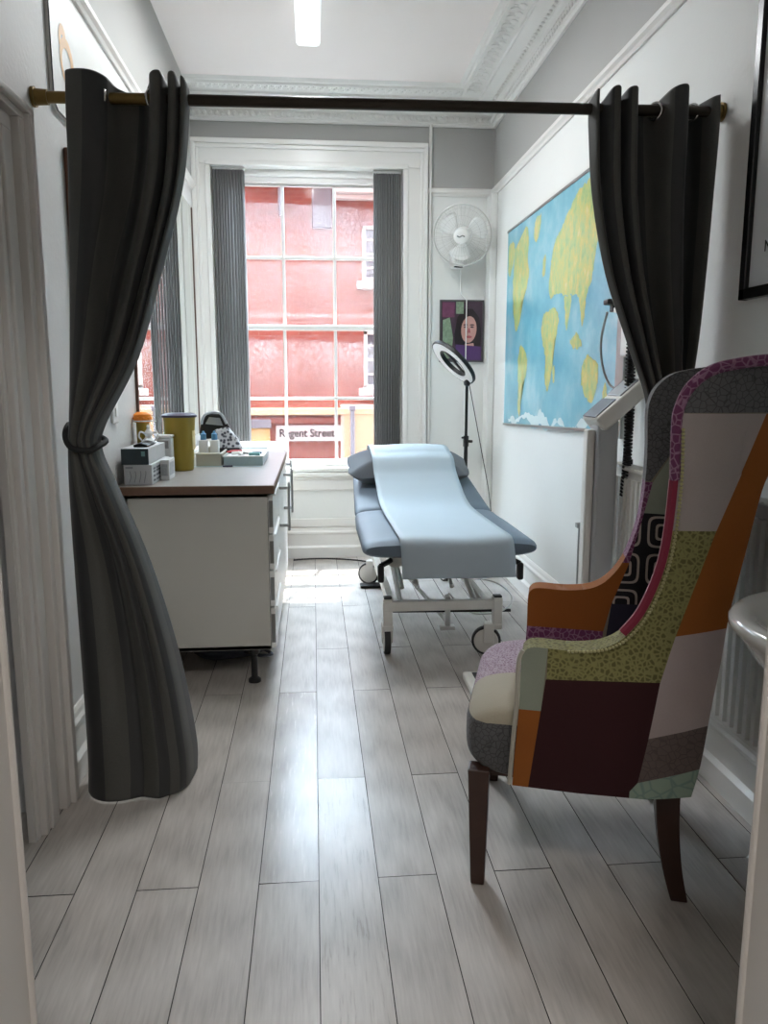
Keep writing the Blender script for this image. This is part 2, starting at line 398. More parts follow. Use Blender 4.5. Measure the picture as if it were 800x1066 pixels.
# ------------------------------------------------------------------ window
GY = 5.87     # glass plane
def window():
    # casing
    b = MB()
    for s, x0, x1 in ((-1, -.80, -.675), (1, .815, .645)):
        lo, hi = min(x0, x1), max(x0, x1)
        b.box(lo, hi, YF-.022, YF, 0, 2.744, .004)
        o = x0
        b.box(min(o, o-s*.03), max(o, o-s*.03), YF-.052, YF, 0, 2.901, .006)
        b.box(min(o-s*.03, o-s*.05), max(o-s*.03, o-s*.05), YF-.038, YF, 0, 2.844, .005)
        b.box(min(x1+s*.035, x1), max(x1+s*.035, x1), YF-.034, YF, 0, 2.734, .006)
    b.box(-.80, .815, YF-.022, YF, 2.745, 2.895, .004); b.box(-.80, .815, YF-.056, YF, 2.87, 2.902, .006); b.box(-.78, .79, YF-.038, YF, 2.845, 2.87, .005)
    b.box(-.71, .68, YF-.034, YF, 2.735, 2.765, .006)
    # reveal linings
    b.box(-.70, -.675, YF-.01, YF+.30, .60, 2.76); b.box(.645, .67, YF-.01, YF+.30, .60, 2.76); b.box(-.70, .67, YF-.01, YF+.30, 2.735, 2.765)
    # inner head fillets of the box frame
    b.box(-.68, .65, YF+.06, YF+.10, 2.69, 2.74, .004); b.box(-.68, .65, YF+.085, YF+.12, 2.655, 2.70, .004)
    b.box(-.68, -.585, YF+.07, GY+.05, .66, 2.72); b.box(.555, .65, YF+.07, GY+.05, .66, 2.72)
    struct('trim_8', b, m_trim)
    # sill, apron mouldings and panel below
    b = MB()
    b.box(-.70, .67, YF-.03, GY+.0, .635, .665, .006); b.box(-.675, .645, YF-.045, YF, .60, .632, .008); b.box(-.675, .645, YF-.025, YF, .575, .60, .006)
    b.box(-.66, -.60, YF-.016, YF, .226, .575, .004); b.box(.575, .63, YF-.016, YF, .226, .575, .004); b.box(-.66, .63, YF-.016, YF, .50, .575, .005); b.box(-.66, .63, YF-.016, YF, .226, .29, .005)
    struct('trim_9', b, m_trim)
    root = MB(); root.box(-.59, .56, GY+.055, GY+.075, .62, .66, .003); root.box(-.59, .56, GY+.055, GY+.075, 2.655, 2.72, .003)
    w = struct('window_1', root, m_trim)
    XS = [-.585, -.198, .168, .555]      # stiles and glazing bars
    def sash(nm, y, z0, zm, z1, bt, tt):
        b = MB()
        b.box(XS[0], XS[0]+.03, y-.02, y+.02, z0, z1, .004); b.box(XS[3]-.03, XS[3], y-.02, y+.02, z0, z1, .004)
        b.box(XS[0], XS[3], y-.02, y+.02, z0, z0+bt, .004); b.box(XS[0], XS[3], y-.02, y+.02, z1-tt, z1, .004)
        for x in XS[1:3]: b.box(x-.011, x+.011, y-.016, y+.016, z0, z1, .004)
        b.box(XS[0], XS[3], y-.015, y+.015, zm-.011, zm+.011, .004)
        return struct(nm, b, m_trim, w)
    lo = sash('lower_sash', GY, .665, 1.162, 1.685, .05, .035); up = sash('upper_sash', GY+.042, 1.655, 2.158, 2.675, .035, .03)
    def glass(nm, z0, z1, y, film_lo, film_hi, streak, par):
        m, t, p = base(nm+'_dirty_glass', (240, 240, 240), .1)
        out = [n for n in t.n if n.type == 'OUTPUT_MATERIAL'][0]; t.n.remove(p)
        tc = t.new('ShaderNodeTexCoord'); sp = t.new('ShaderNodeSeparateXYZ'); t.link(tc.outputs['Object'], sp.inputs[0])
        x, z = sp.outputs[0], sp.outputs[2]
        # film starts under a wavy, gently bowed top edge and thins out downwards
        edge = t.math('SUBTRACT', t.math('MULTIPLY_ADD', x, -.035, film_hi), t.math('MULTIPLY', t.math('MULTIPLY', x, x), .05))
        top = t.math('MULTIPLY', t.math('SUBTRACT', edge, z), 60, clamp=True)
        fade = t.new('ShaderNodeMapRange', clamp=True); t.link(z, fade.inputs[0])
        fade.inputs[1].default_value = film_lo; fade.inputs[2].default_value = film_hi; fade.inputs[3].default_value = .0 if nm.startswith('lower') else .2; fade.inputs[4].default_value = 1
        v = t.coord((1, 1, .6)); sp_ = t.ramp(t.noise(v, 80, 4, .7), [(.40, .05), (.60, 1)]); blot = t.ramp(t.noise(v, 3.2, 3), [(.3, .45), (.7, 1)])
        film = t.math('MULTIPLY', t.math('MULTIPLY', top, fade.outputs[0]), t.math('MULTIPLY', sp_, blot))
        st = t.math('MULTIPLY', t.math('SUBTRACT', 1, t.math('MULTIPLY', t.math('ABSOLUTE', t.math('SUBTRACT', z, streak)), 32), clamp=True), t.math('MULTIPLY', sp_, .8))
        f = t.math('MULTIPLY', t.math('MAXIMUM', film, st), .62)
        f = t.math('ADD', f, .05, clamp=True)
        tr = t.new('ShaderNodeBsdfTransparent'); tr.inputs[0].default_value = (.97, .98, .98, 1)
        tl = t.new('ShaderNodeBsdfTranslucent'); tl.inputs[0].default_value = (.34, .315, .305, 1)
        df = t.new('ShaderNodeBsdfDiffuse'); df.inputs[0].default_value = (.34, .32, .31, 1)
        m1 = t.new('ShaderNodeMixShader', i_0=.3); t.link(tl.outputs[0], m1.inputs[1]); t.link(df.outputs[0], m1.inputs[2])
        m2 = t.new('ShaderNodeMixShader'); t.link(f, m2.inputs[0]); t.link(tr.outputs[0], m2.inputs[1]); t.link(m1.outputs[0], m2.inputs[2])
        gl = t.new('ShaderNodeBsdfGlossy', i_Roughness=.02); gl.inputs[0].default_value = (1, 1, 1, 1)
        m3 = t.new('ShaderNodeMixShader', i_0=.005); t.link(m2.outputs[0], m3.inputs[1]); t.link(gl.outputs[0], m3.inputs[2])
        t.link(m3.outputs[0], out.inputs[0])
        b = MB(); vs = [b.bm.verts.new(q) for q in ((-.57, y, z0), (.54, y, z0), (.54, y, z1), (-.57, y, z1))]; b.bm.faces.new(vs)
        struct(nm, b, m, par)
    glass('lower_pane', .70, 1.66, GY, 1.12, 1.585, 1.55, lo); glass('upper_pane', 1.68, 2.65, GY+.042, 1.55, 2.535, 1.76, up)
window()

# vertical blind stacks
m_blind = fabric('grey_blind_fabric', (112, 112, 112), .8, 300, .08, 0)
def blind(x0, x1, y, z0, z1, label):
    o = thing('vertical_blind', label, 'blind', ((x0+x1)/2, y, z0), 0, 'vertical blind stacks at the window')
    n = 11
    for k in range(n):
        x = x0+(x1-x0)*(k+.5)/n; b = MB(); w = (x1-x0)/n*.62; pts = []
        for q in range(5):
            a = (q/4-.5); pts.append((x+w*(2*a)*.95+.002*math.sin(k), y-.022*math.cos(a*PI)+.03*a))
        V = [[b.bm.verts.new((px, py, z)) for px, py in pts] for z in (z0+.004*math.sin(k*1.7), z1)]
        for q in range(4): b.bm.faces.new((V[0][q], V[0][q+1], V[1][q+1], V[1][q]))
        obj('slat', b, m_blind, o, True, solid=.0012)
    b = MB(); b.box(x0-.005, x1+.005, y-.012, y+.03, z1+.003, z1+.02, .003)
    for k in range(5): b.tube([(x0+(x1-x0)*k/5+.01, y-.014, z1+.004), (x0+(x1-x0)*(k+.5)/5+.01, y-.02, z1+.012), (x0+(x1-x0)*(k+1)/5+.01, y-.014, z1+.004)], .002, 6)
    obj('hanger_clips', b, m_whiteplastic, o)
blind(-.662, -.452, YF+.03, .85, 2.715, 'grey vertical blind stack drawn to the left side of the window')
blind(.44, .632, YF+.03, .715, 2.712, 'grey vertical blind stack drawn to the right side of the window')

# ------------------------------------------------------------------ across the street
def street():
    m_brick, t, p = base('red_brick', (176, 90, 74), .85)
    tc = t.new('ShaderNodeTexCoord'); sp = t.new('ShaderNodeSeparateXYZ'); t.link(tc.outputs['Object'], sp.inputs[0])
    cb = t.new('ShaderNodeCombineXYZ'); t.link(sp.outputs[0], cb.inputs[0]); t.link(sp.outputs[2], cb.inputs[1])
    br = t.new('ShaderNodeTexBrick', i_Scale=1.0, i_Color1=(*lin((158, 84, 70)), 1), i_Color2=(*lin((142, 72, 60)), 1), i_Mortar=(*lin((156, 110, 98)), 1))
    br.inputs['Brick Width'].default_value = .18; br.inputs['Row Height'].default_value = .06; br.inputs['Mortar Size'].default_value = .005
    t.link(cb.outputs[0], br.inputs[0]); t.link(br.outputs[0], p.inputs['Base Color'])
    m_stone = mat('pale_stone', (222, 196, 156), .8, var=.1); m_cor = mat('stone_cornice', (214, 204, 198), .8); m_lead = mat('grey_lead', (130, 128, 136), .7)
    m_pale = mat('cream_render', (226, 200, 184), .8); m_yel = mat('straw_board', (218, 186, 122), .7); m_slate = mat('shop_glass', (96, 100, 112), .15)
    Y = 11.0
    r = thing('brick_building', 'red brick building across the street seen through the dirty window', 'building', (0, Y, -2.6))
    b = MB(); b.box(-22, 24, Y, Y+4, -2.6, 3.9); obj('facade', b, m_brick, r)
    b = MB(); b.box(-7, 9, Y-.09, Y, .835, .93, .01); obj('stone_band', b, m_stone, r)
    b = MB(); b.box(-7, 9, Y-.06, Y, .72, .80, .01); obj('string_course', b, m_brick, r)
    b = MB(); b.box(.30, 9, Y-.12, Y, 3.66, 3.72, .01); b.box(.30, 9, Y-.2, Y, 3.72, 3.80, .02); b.box(.30, 9, Y-.16, Y, 3.80, 3.9, .02); obj('cornice', b, m_cor, r)
    b = MB(); b.box(-7, .30, Y-.14, Y, 3.84, 3.95, .01); b.box(-.42, -.36, Y-.09, Y, 3.45, 3.9, .01); b.box(.02, .28, Y-.06, Y, 3.3, 3.9, .01); obj('gutter', b, m_lead, r)
    for x0, x1, z0, z1 in ((.68, 1.45, 2.62, 3.34), (.70, 1.45, 1.2, 1.97), (-2.9, -2.1, 1.2, 1.97), (-2.9, -2.1, 2.62, 3.34)):
        b = MB(); b.box(x0, x1, Y-.05, Y, z0, z0+.05, .005); b.box(x0, x1, Y-.05, Y, z1-.05, z1, .005); b.box(x0, x0+.05, Y-.05, Y, z0, z1, .005); b.box(x1-.05, x1, Y-.05, Y, z0, z1, .005)
        for k in (1, 2, 3): b.box(x0, x1, Y-.035, Y-.004, z0+(z1-z0)*k/4-.012, z0+(z1-z0)*k/4+.012)
        for k in (1, 2, 3): b.box(x0+(x1-x0)*k/4-.012, x0+(x1-x0)*k/4+.012, Y-.035, Y-.004, z0, z1)
        b.box(x0-.07, x1+.07, Y-.1, Y, z0-.1, z0, .01)
        f = obj('window', b, m_cor, r)
        b = MB(); b.box(x0+.03, x1-.03, Y-.02, Y-.004, z0+.03, z1-.03); obj('pane', b, m_slate, f)
    b = MB(); b.box(.375, 2.4, Y-.07, Y, -2.6, .98, .01); obj('rendered_front', b, m_pale, r)
    b = MB(); b.box(.42, .5, Y-.085, Y-.07, -2.6, .86, .01); b.box(.57, .95, Y-.085, Y-.07, -2.6, .86, .01); obj('door_panel', b, m_stone, r)
    b = MB(); b.cyl((.535, Y-.12, -2.6), (.535, Y-.12, .9), .028, seg=12); b.box(.49, .58, Y-.16, Y-.07, .9, .97, .01); obj('downpipe', b, m_lead, r)
    b = MB(); b.box(-1.9, -.60, Y-.05, Y, -.6, .66, .01); obj('shop_board', b, m_yel, r)
    b = MB(); b.box(-1.9, -.58, Y-.08, Y, .66, .78, .01); obj('shop_lintel', b, m_lead, r)
    s = thing('street_sign', 'white street name plate reading Regent Street on the brick wall opposite', 'sign', (-.06, Y-.02, .55))
    b = MB(); b.box(-.52, .40, Y-.03, Y-.004, .475, .695, .02, 3); obj('plate', b, mat('sign_white', (236, 236, 236), .4), s)
    tb = text_mesh('Regent Street', .152, .0035, .002)
    bmesh.ops.transform(tb.bm, matrix=Matrix.Translation((-.475, Y-.033, .538)) @ Matrix.Rotation(PI/2, 4, 'X') @ Matrix.Diagonal((.9, 1.0, 1, 1)), verts=tb.bm.verts)
    obj('lettering', tb, mat('sign_black', (30, 30, 36), .5), s)
    b = MB(); b.box(-24, 24, 6.2, 11, -2.7, -2.6); struct('street', b, mat('asphalt', (84, 84, 86), .95))
street()
# unseen outer face of this building, shaped to dim the facade opposite
b = MB(); y0, y1 = YF+.30, YF+.42
b.box(-24, -.69, y0, y1, -2.6, 18); b.box(.66, 24, y0, y1, -2.6, 18); b.box(-.69, .66, y0, y1, -2.6, .66); b.box(-.69, .66, y0, y1, 2.75, 18)
struct('wall_outside', b, mat('outside_dark_brick', (92, 62, 54), .9))

# ------------------------------------------------------------------ mirror, light switch, pictures on the left wall
m_mirror, _, _ = base('mirror_silver', (222, 228, 226), .01, 1)
t_ = thing('wall_mirror', 'tall frameless mirror on the left wall above the worktop reflecting the window', 'mirror', (XL+.006, 4.5, .93))
b = MB(); b.box(XL+.001, XL+.008, 3.70, 5.60, .93, 2.43, .001); obj('mirror_glass', b, m_mirror, t_)
b = MB(); b.box(XL+.001, XL+.0125, 3.682, 3.70, .93, 2.43, .001); me_ = mat('brown_edge', (96, 70, 58), .5); obj('edge_strip', b, me_, t_)
b = MB(); b.box(XL+.001, XL+.0125, 5.60, 5.612, .93, 2.43, .001); obj('edge_strip', b, me_, t_)
t_ = thing('light_switch', 'white square switch plate on the left wall above the glove boxes', 'switch', (XL+.005, 3.27, 1.16))
b = MB(); b.box(XL+.001, XL+.012, 3.215, 3.30, 1.118, 1.205, .004); obj('plate', b, m_whiteplastic, t_)
b = MB(); b.box(XL+.0122, XL+.017, 3.245, 3.272, 1.145, 1.178, .002); obj('rocker', b, m_whiteplastic, t_)
t_ = thing('poster_board', 'white poster board with an orange ring emblem high on the left wall', 'poster', (XL+.01, 3.0, 2.11))
b = MB()
poly = [(2.70, 2.53), (2.70, 2.16), (2.71, 2.135), (2.735, 2.125), (3.45, 2.125), (3.45, 2.53)]
b.prism(poly, lambda a, z, x: (x, a, z), XL+.001, XL+.012); obj('board', b, mat('poster_white', (226, 226, 222), .45), t_)
b = MB(); b.tube([(XL+.012, 2.70, 2.53), (XL+.012, 2.70, 2.16), (XL+.012, 2.708, 2.138), (XL+.012, 2.735, 2.125), (XL+.012, 3.45, 2.125)], .0022, 6); obj('edge', b, mat('edge_shadow', (70, 70, 74), .6), t_)  # dark line painted in for the shadow gap along the board
b = MB()
def emblem(b, c, ry, rz, w0, w1, n=40, a0=0, a1=2*PI):
    vs = []
    for k in range(n+1):
        a = a0+(a1-a0)*k/n; w = w0+(w1-w0)*(.5+.5*math.sin(a+.6))
        vs.append([b.bm.verts.new((XL+.0126+w1*.02, c[0]+(ry+o)*math.cos(a), c[1]+(rz+o)*math.sin(a))) for o in (-w/2, w/2)])
    for q, r in zip(vs, vs[1:]): b.bm.faces.new((q[0], r[0], r[1], q[1]))
emblem(b, (2.86, 2.305), .062, .062, .02, .036); emblem(b, (2.825, 2.352), .03, .045, .014, .034, 24, .3, 3.4); emblem(b, (2.90, 2.215), .03, .035, .01, .026, 24, 3.6, 6.5)
obj('ring_emblem', b, mat('orange_print', (232, 182, 124), .5), t_)
t_ = thing('wooden_picture_frame', 'brown wooden framed board half hidden behind the left curtain', 'picture frame', (XL+.015, 3.0, 1.4))
b = MB(); 
for y0, y1, z0, z1 in ((2.80, 2.835, 1.30, 2.035), (3.14, 3.175, 1.30, 2.035), (2.80, 3.175, 2.0, 2.035), (2.80, 3.175, 1.30, 1.335)): b.box(XL+.001, XL+.028, y0, y1, z0, z1, .004)
obj('frame', b, mat('reddish_wood', (112, 68, 46), .45, var=.25, nscale=30), t_)
b = MB(); b.box(XL+.001, XL+.012, 2.835, 3.14, 1.335, 2.0); obj('backing', b, mat('cork_board', (150, 126, 96), .8), t_)

# ------------------------------------------------------------------ things on the right wall
XW = XR-.012
def world_map():
    o = thing('world_map', 'large laminated blue and green world map on the right wall', 'map', (XW, 4.2, 1.0))
    m_sea, t, p = base('map_ocean', (104, 190, 212), .3); p.inputs['Coat Weight'].default_value = 1; p.inputs['Coat Roughness'].default_value = .16
    v = t.coord(); n = t.noise(v, 3.5, 5, .6)
    t.link(t.ramp(n, [(.3, lin((70, 168, 200))), (.5, lin((108, 192, 214))), (.72, lin((168, 216, 228)))]), p.inputs['Base Color'])
    m_land, t, p = base('map_land', (178, 196, 96), .3); p.inputs['Coat Weight'].default_value = 1; p.inputs['Coat Roughness'].default_value = .16
    v = t.coord((1, 1.6, 1)); n = t.noise(v, 11, 8, .7)
    t.link(t.ramp(n, [(.32, lin((142, 190, 120))), (.46, lin((186, 206, 124))), (.58, lin((222, 206, 104))), (.75, lin((232, 226, 178)))]), p.inputs['Base Color'])
    def bz(y): return 1.012+(5.2-y)/(5.2-3.6)*.055
    b = MB()
    b.prism([(5.235, bz(5.235)), (3.27, bz(3.27)), (3.27, 2.233), (5.235, 2.233)], lambda a, z, x: (x, a, z), XW, XW-.003)
    # land: outlines in metres across / up the sheet
    T = [
     [(5.205,2.145),(5.10,2.16),(5.035,2.1),(5.10,2.0),(5.17,1.95),(5.21,2.0)],
     [(5.045,2.10),(4.93,2.14),(4.78,2.19),(4.72,2.10),(4.74,2.0),(4.70,1.92),(4.76,1.82),(4.83,1.76),(4.86,1.69),(4.94,1.60),(5.0,1.62),(5.05,1.78),(5.08,1.92)],
     [(4.60,2.18),(4.48,2.21),(4.50,2.12),(4.56,2.06),(4.62,2.11)],
     [(4.86,1.50),(4.78,1.49),(4.685,1.41),(4.71,1.31),(4.79,1.26),(4.82,1.08),(4.86,1.09),(4.88,1.27),(4.90,1.40)],
     [(4.21,2.0),(4.09,2.06),(3.99,2.12),(3.86,2.18),(3.70,2.20),(3.60,2.21),(3.53,2.17),(3.52,2.05),(3.56,1.93),(3.60,1.80),(3.64,1.72),(3.72,1.66),(3.82,1.70),(3.94,1.70),(4.09,1.73),(4.19,1.74),(4.25,1.72),(4.29,1.78),(4.27,1.88)],
     [(4.02,1.70),(3.90,1.70),(3.93,1.60),(3.96,1.535),(3.99,1.60)], [(3.80,1.70),(3.69,1.69),(3.70,1.60),(3.73,1.54),(3.76,1.62)],
     [(5.1,1.025),(4.6,1.05),(4.2,1.045),(3.75,1.075),(3.5,1.085),(3.45,1.115),(4.0,1.10),(4.5,1.085),(5.05,1.06)],
     [(4.37,1.65),(4.26,1.67),(4.15,1.66),(4.09,1.60),(4.15,1.49),(4.19,1.34),(4.25,1.23),(4.30,1.27),(4.31,1.42),(4.38,1.51),(4.41,1.58)],
     [(3.70,1.36),(3.62,1.41),(3.56,1.375),(3.49,1.36),(3.50,1.25),(3.56,1.185),(3.62,1.21),(3.71,1.265)],
     [(4.42,1.93),(4.37,1.97),(4.36,1.88),(4.41,1.85)],
     [(3.9,1.49),(3.78,1.51),(3.72,1.45),(3.84,1.44)],
     [(4.17,1.35),(4.14,1.37),(4.13,1.29),(4.16,1.28)],
     [(3.42,1.24),(3.39,1.28),(3.36,1.22),(3.40,1.17)]]
    b.m = 1
    for poly in T:
        c = catmull(poly+[poly[0]], 2)[:-1]; q_ = T.index(poly)*.00008
        for _ in range(3):
            d_ = []
            for (a, z), (a2, z2) in zip(c, c[1:]+c[:1]):
                L_ = math.hypot(a2-a, z2-z); k_ = random.uniform(-.2, .2)
                d_ += [(a, z), ((a+a2)/2-(z2-z)*k_, (z+z2)/2+(a2-a)*k_)]
            c = d_
        pts = c
        vs = [b.bm.verts.new((XW-.0034-q_, a, z)) for a, z in pts]
        f = b.bm.faces.new(vs); f.material_index = 2 if min(z for _, z in poly) < 1.05 and len(poly) == 9 and poly[0][0] == 5.1 else 1
    bmesh.ops.triangulate(b.bm, faces=[f for f in b.bm.faces if len(f.verts) > 4 and f.material_index])
    obj('sheet', b, [m_sea, m_land, mat('map_ice', (206, 226, 228), .3)], o)
    b = MB(); b.box(XW-.008, XW, 3.26, 5.245, 2.233, 2.248, .003); obj('top_batten', b, m_steel, o)
    b = MB(); b.prism([(5.24, bz(5.24)), (3.265, bz(3.265)), (3.265, bz(3.265)-.013), (5.24, bz(5.24)-.013)], lambda a, z, x: (x, a, z), XW, XW-.008); obj('bottom_batten', b, m_steel, o)
world_map()

def diagnostic():
    o = thing('diagnostic_set', 'wall mounted diagnostic instrument rail with black coiled cords beside the map', 'medical instrument', (XW, 3.2, 1.06))
    b = MB(); b.box(XW-.03, XW+.008, 3.13, 3.22, 1.05, 1.60, .006); obj('wall_rail', b, m_steel, o)
    for y, z in ((3.175, 1.56), (3.06, 1.52)):
        b = MB(); b.box(XW-.075, XW-.03, y-.02, y+.02, z, z+.045, .006); b.box(XW-.10, XW-.07, y-.028, y+.028, z+.028, z+.05, .006)
        h = obj('cradle', b, m_blackplastic if y > 3.1 else m_whiteplastic, o)
    b = MB(); b.box(XW-.05, XW+.008, 2.98, 3.13, 1.38, 1.60, .01); obj('power_unit', b, m_whiteplastic, o)
    for y, x, zt, zb, r in ((2.985, XW-.055, 1.46, .86, .014), (2.945, XW-.075, 1.47, .84, .016)):
        b = MB(); b.cyl((x, y, zt), (x, y, zt+.09), .014, .011, 14); obj('instrument_handle', b, m_blackplastic, o)
        b = MB(); pts = []
        n = 46
        for k in range(n*8+1):
            f = k/(n*8); a = 2*PI*k/8; sway = .012*math.sin(f*PI*2+y*30)
            pts.append((x+r*math.cos(a)*.8, y+r*math.sin(a)+sway, zt-(zt-zb)*f))
        b.tube(pts, .0052, 5); obj('coiled_cord', b, m_blackplastic, o)
    b = MB(); b.tube(catmull([(XW-.05, 2.975, .88), (XW-.06, 2.97, .76), (XW-.05, 2.955, .70), (XW-.04, 2.985, .80), (XW-.03, 3.0, .98)], 8), .006, 6)
    b.tube(catmull([(XW-.07, 2.94, .86), (XW-.075, 2.935, .72), (XW-.06, 2.95, .63)], 8), .004, 6); obj('trailing_lead', b, m_blackplastic, o)
    b = MB(); b.tube(catmull([(XW-.09, 3.175, 1.56), (XW-.10, 3.2, 1.46), (XW-.09, 3.21, 1.36), (XW-.06, 3.19, 1.27), (XW-.04, 3.1, 1.25)], 8), .005, 6); obj('thin_lead', b, m_steel, o)
diagnostic()

def radiator():
    o = thing('panel_radiator', 'white ribbed panel radiator on the right wall below the map behind the chair', 'radiator', (1.22, 2.5, .27))
    Y0, Y1, Z0, Z1 = 1.72, 3.12, .27, .945
    b = MB(); b.box(1.205, 1.24, Y0, Y1, Z0, Z1, .004); n = 34
    for k in range(n):
        y = Y0+(Y1-Y0)*(k+.5)/n
        b.prism([(y-.014, 0), (y-.009, .013), (y+.009, .013), (y+.014, 0)], lambda a, d, z: (1.205-d, a, z), Z0+.02, Z1-.03)
    obj('ribbed_panel', b, m_whitemetal, o)
    b = MB(); b.box(1.19, 1.255, Y0-.004, Y1+.004, Z1, Z1+.014, .003)
    for k in range(56): 
        y = Y0+.02+(Y1-Y0-.04)*k/55; b.box(1.196, 1.25, y-.006, y+.006, Z1+.012, Z1+.017)
    obj('top_grille', b, m_whitemetal, o)
    b = MB(); b.box(1.24, XR-.001, Y0+.2, Y0+.24, Z0+.1, Z1-.1); obj('wall_bracket', b, m_whitemetal, o)
    b = MB(); b.box(1.24, XR-.001, Y1-.24, Y1-.2, Z0+.1, Z1-.1); obj('wall_bracket', b, m_whitemetal, o)
    b = MB(); b.cyl((1.222, Y1-.02, Z0+.03), (1.222, Y1+.035, Z0+.03), .011); b.cyl((1.222, Y1+.03, .0), (1.222, Y1+.03, Z0+.05), .008); b.cyl((1.222, Y1+.03, Z0+.03), (1.222, Y1+.03, Z0+.10), .017, .02); obj('valve', b, m_whitemetal, o)
radiator()

def framed():
    o = thing('framed_print', 'black framed white print with handwritten words on the right wall at the frame edge', 'picture frame', (XR-.01, 1.96, 1.5))
    Y0, Y1, Z0, Z1 = 1.64, 2.315, 1.52, 2.52; w = .032
    b = MB()
    for y0, y1, z0, z1 in ((Y0, Y1, Z0, Z0+w), (Y0, Y1, Z1-w, Z1), (Y0, Y0+w, Z0, Z1), (Y1-w, Y1, Z0, Z1)): b.box(XR-.026, XR-.001, y0, y1, z0, z1, .003)
    obj('frame', b, mat('black_gloss_frame', (18, 18, 20), .25), o)
    b = MB(); b.box(XR-.012, XR-.001, Y0+w, Y1-w, Z0+w, Z1-w); obj('print', b, mat('print_paper', (216, 217, 218), .4), o)
    b = MB(); b.box(XR-.0135, XR-.012, Y0+.12, 2.155, 1.86, 2.36); obj('grey_picture', b, mat('print_grey', (150, 152, 156), .5, var=.25, nscale=12), o)
    for body, y, z, s in (('C', 2.195, 1.70, .045), ('Not', 2.215, 1.645, .045)):
        tb = text_mesh(body, s, .0002, .0004)
        bmesh.ops.transform(tb.bm, matrix=Matrix.Translation((XR-.0128, y, z)) @ Matrix.Rotation(-PI/2, 4, 'Z') @ Matrix.Rotation(PI/2, 4, 'X') @ Matrix.Shear('XZ', 4, (0, 0)), verts=tb.bm.verts)
        obj('handwriting', tb, m_blackplastic, o)
framed()

def basin():
    o = thing('wash_basin', 'white ceramic wash basin projecting from the right wall in front of the radiator', 'basin', (1.05, 1.25, .6))
    cer, t, p = base('white_ceramic', (216, 216, 212), .12); p.inputs['Coat Weight'].default_value = .5
    cx, cy, ax, ay = 1.29, 1.30, .51, .31
    def outline(k, s=1.0, dx=0):
        a = PI/2+PI*k     # from far side round the front to near side
        c, d = math.cos(a), math.sin(a); e = 2/2.4
        return cx+dx+ax*s*math.copysign(abs(c)**e, c), cy+ay*(s if s < 1 else 1)*math.copysign(abs(d)**e, d)
    prof = [(.40, .565), (.55, .60), (.72, .66), (.88, .74), (.965, .80), (1.0, .818), (1.0, .832), (.985, .840), (.955, .840), (.90, .832), (.85, .80), (.80, .75), (.66, .71), (.40, .695), (.08, .69)]
    b = MB(); n = 48; V = []
    for i, (s, z) in enumerate(prof):
        V.append([b.bm.verts.new((min(outline(k/n, s)[0], 1.288), outline(k/n, s)[1], z)) for k in range(n+1)])
    for A, Bq in zip(V, V[1:]):
        for k in range(n): b.bm.faces.new((A[k], A[k+1], Bq[k+1], Bq[k]))
    b.bm.faces.new(V[0]); b.bm.faces.new(V[-1])
    obj('bowl', b, cer, o, True, angle=50)
    b = MB(); b.box(1.17, 1.288, cy-.29, cy+.29, .77, .848, .012, 3); obj('back_ledge', b, cer, o, True)
    b = MB(); b.cyl((1.22, cy, .846), (1.22, cy, .93), .018); b.tube(catmull([(1.22, cy, .92), (1.18, cy, .95), (1.12, cy, .94), (1.105, cy, .91)], 6), .011, 10); b.box(1.20, 1.24, cy-.03, cy+.03, .93, .945, .005); obj('tap', b, m_chrome, o, True)
basin()

# ------------------------------------------------------------------ ceiling lamp, fan, poster, pipe
m_glow = bpy.data.materials.new('lamp_diffuser'); m_glow.use_nodes = True
q = NT(m_glow); pq = m_glow.node_tree.nodes['Principled BSDF']; pq.inputs['Base Color'].default_value = (.9, .9, .9, 1)
pq.inputs['Emission Color'].default_value = (.8, .95, 1, 1); pq.inputs['Emission Strength'].default_value = .42
t_ = thing('ceiling_light', 'lit white fluorescent batten light on the ceiling', 'ceiling light', (0, 4.1, ZC))
b = MB(); b.box(-.045, .045, 3.50, 4.71, ZC-.03, ZC-.001, .004); obj('batten', b, m_whitemetal, t_)
b = MB(); b.box(-.066, .066, 3.48, 4.73, ZC-.095, ZC-.03, .022, 4); obj('diffuser', b, m_glow, t_, True)

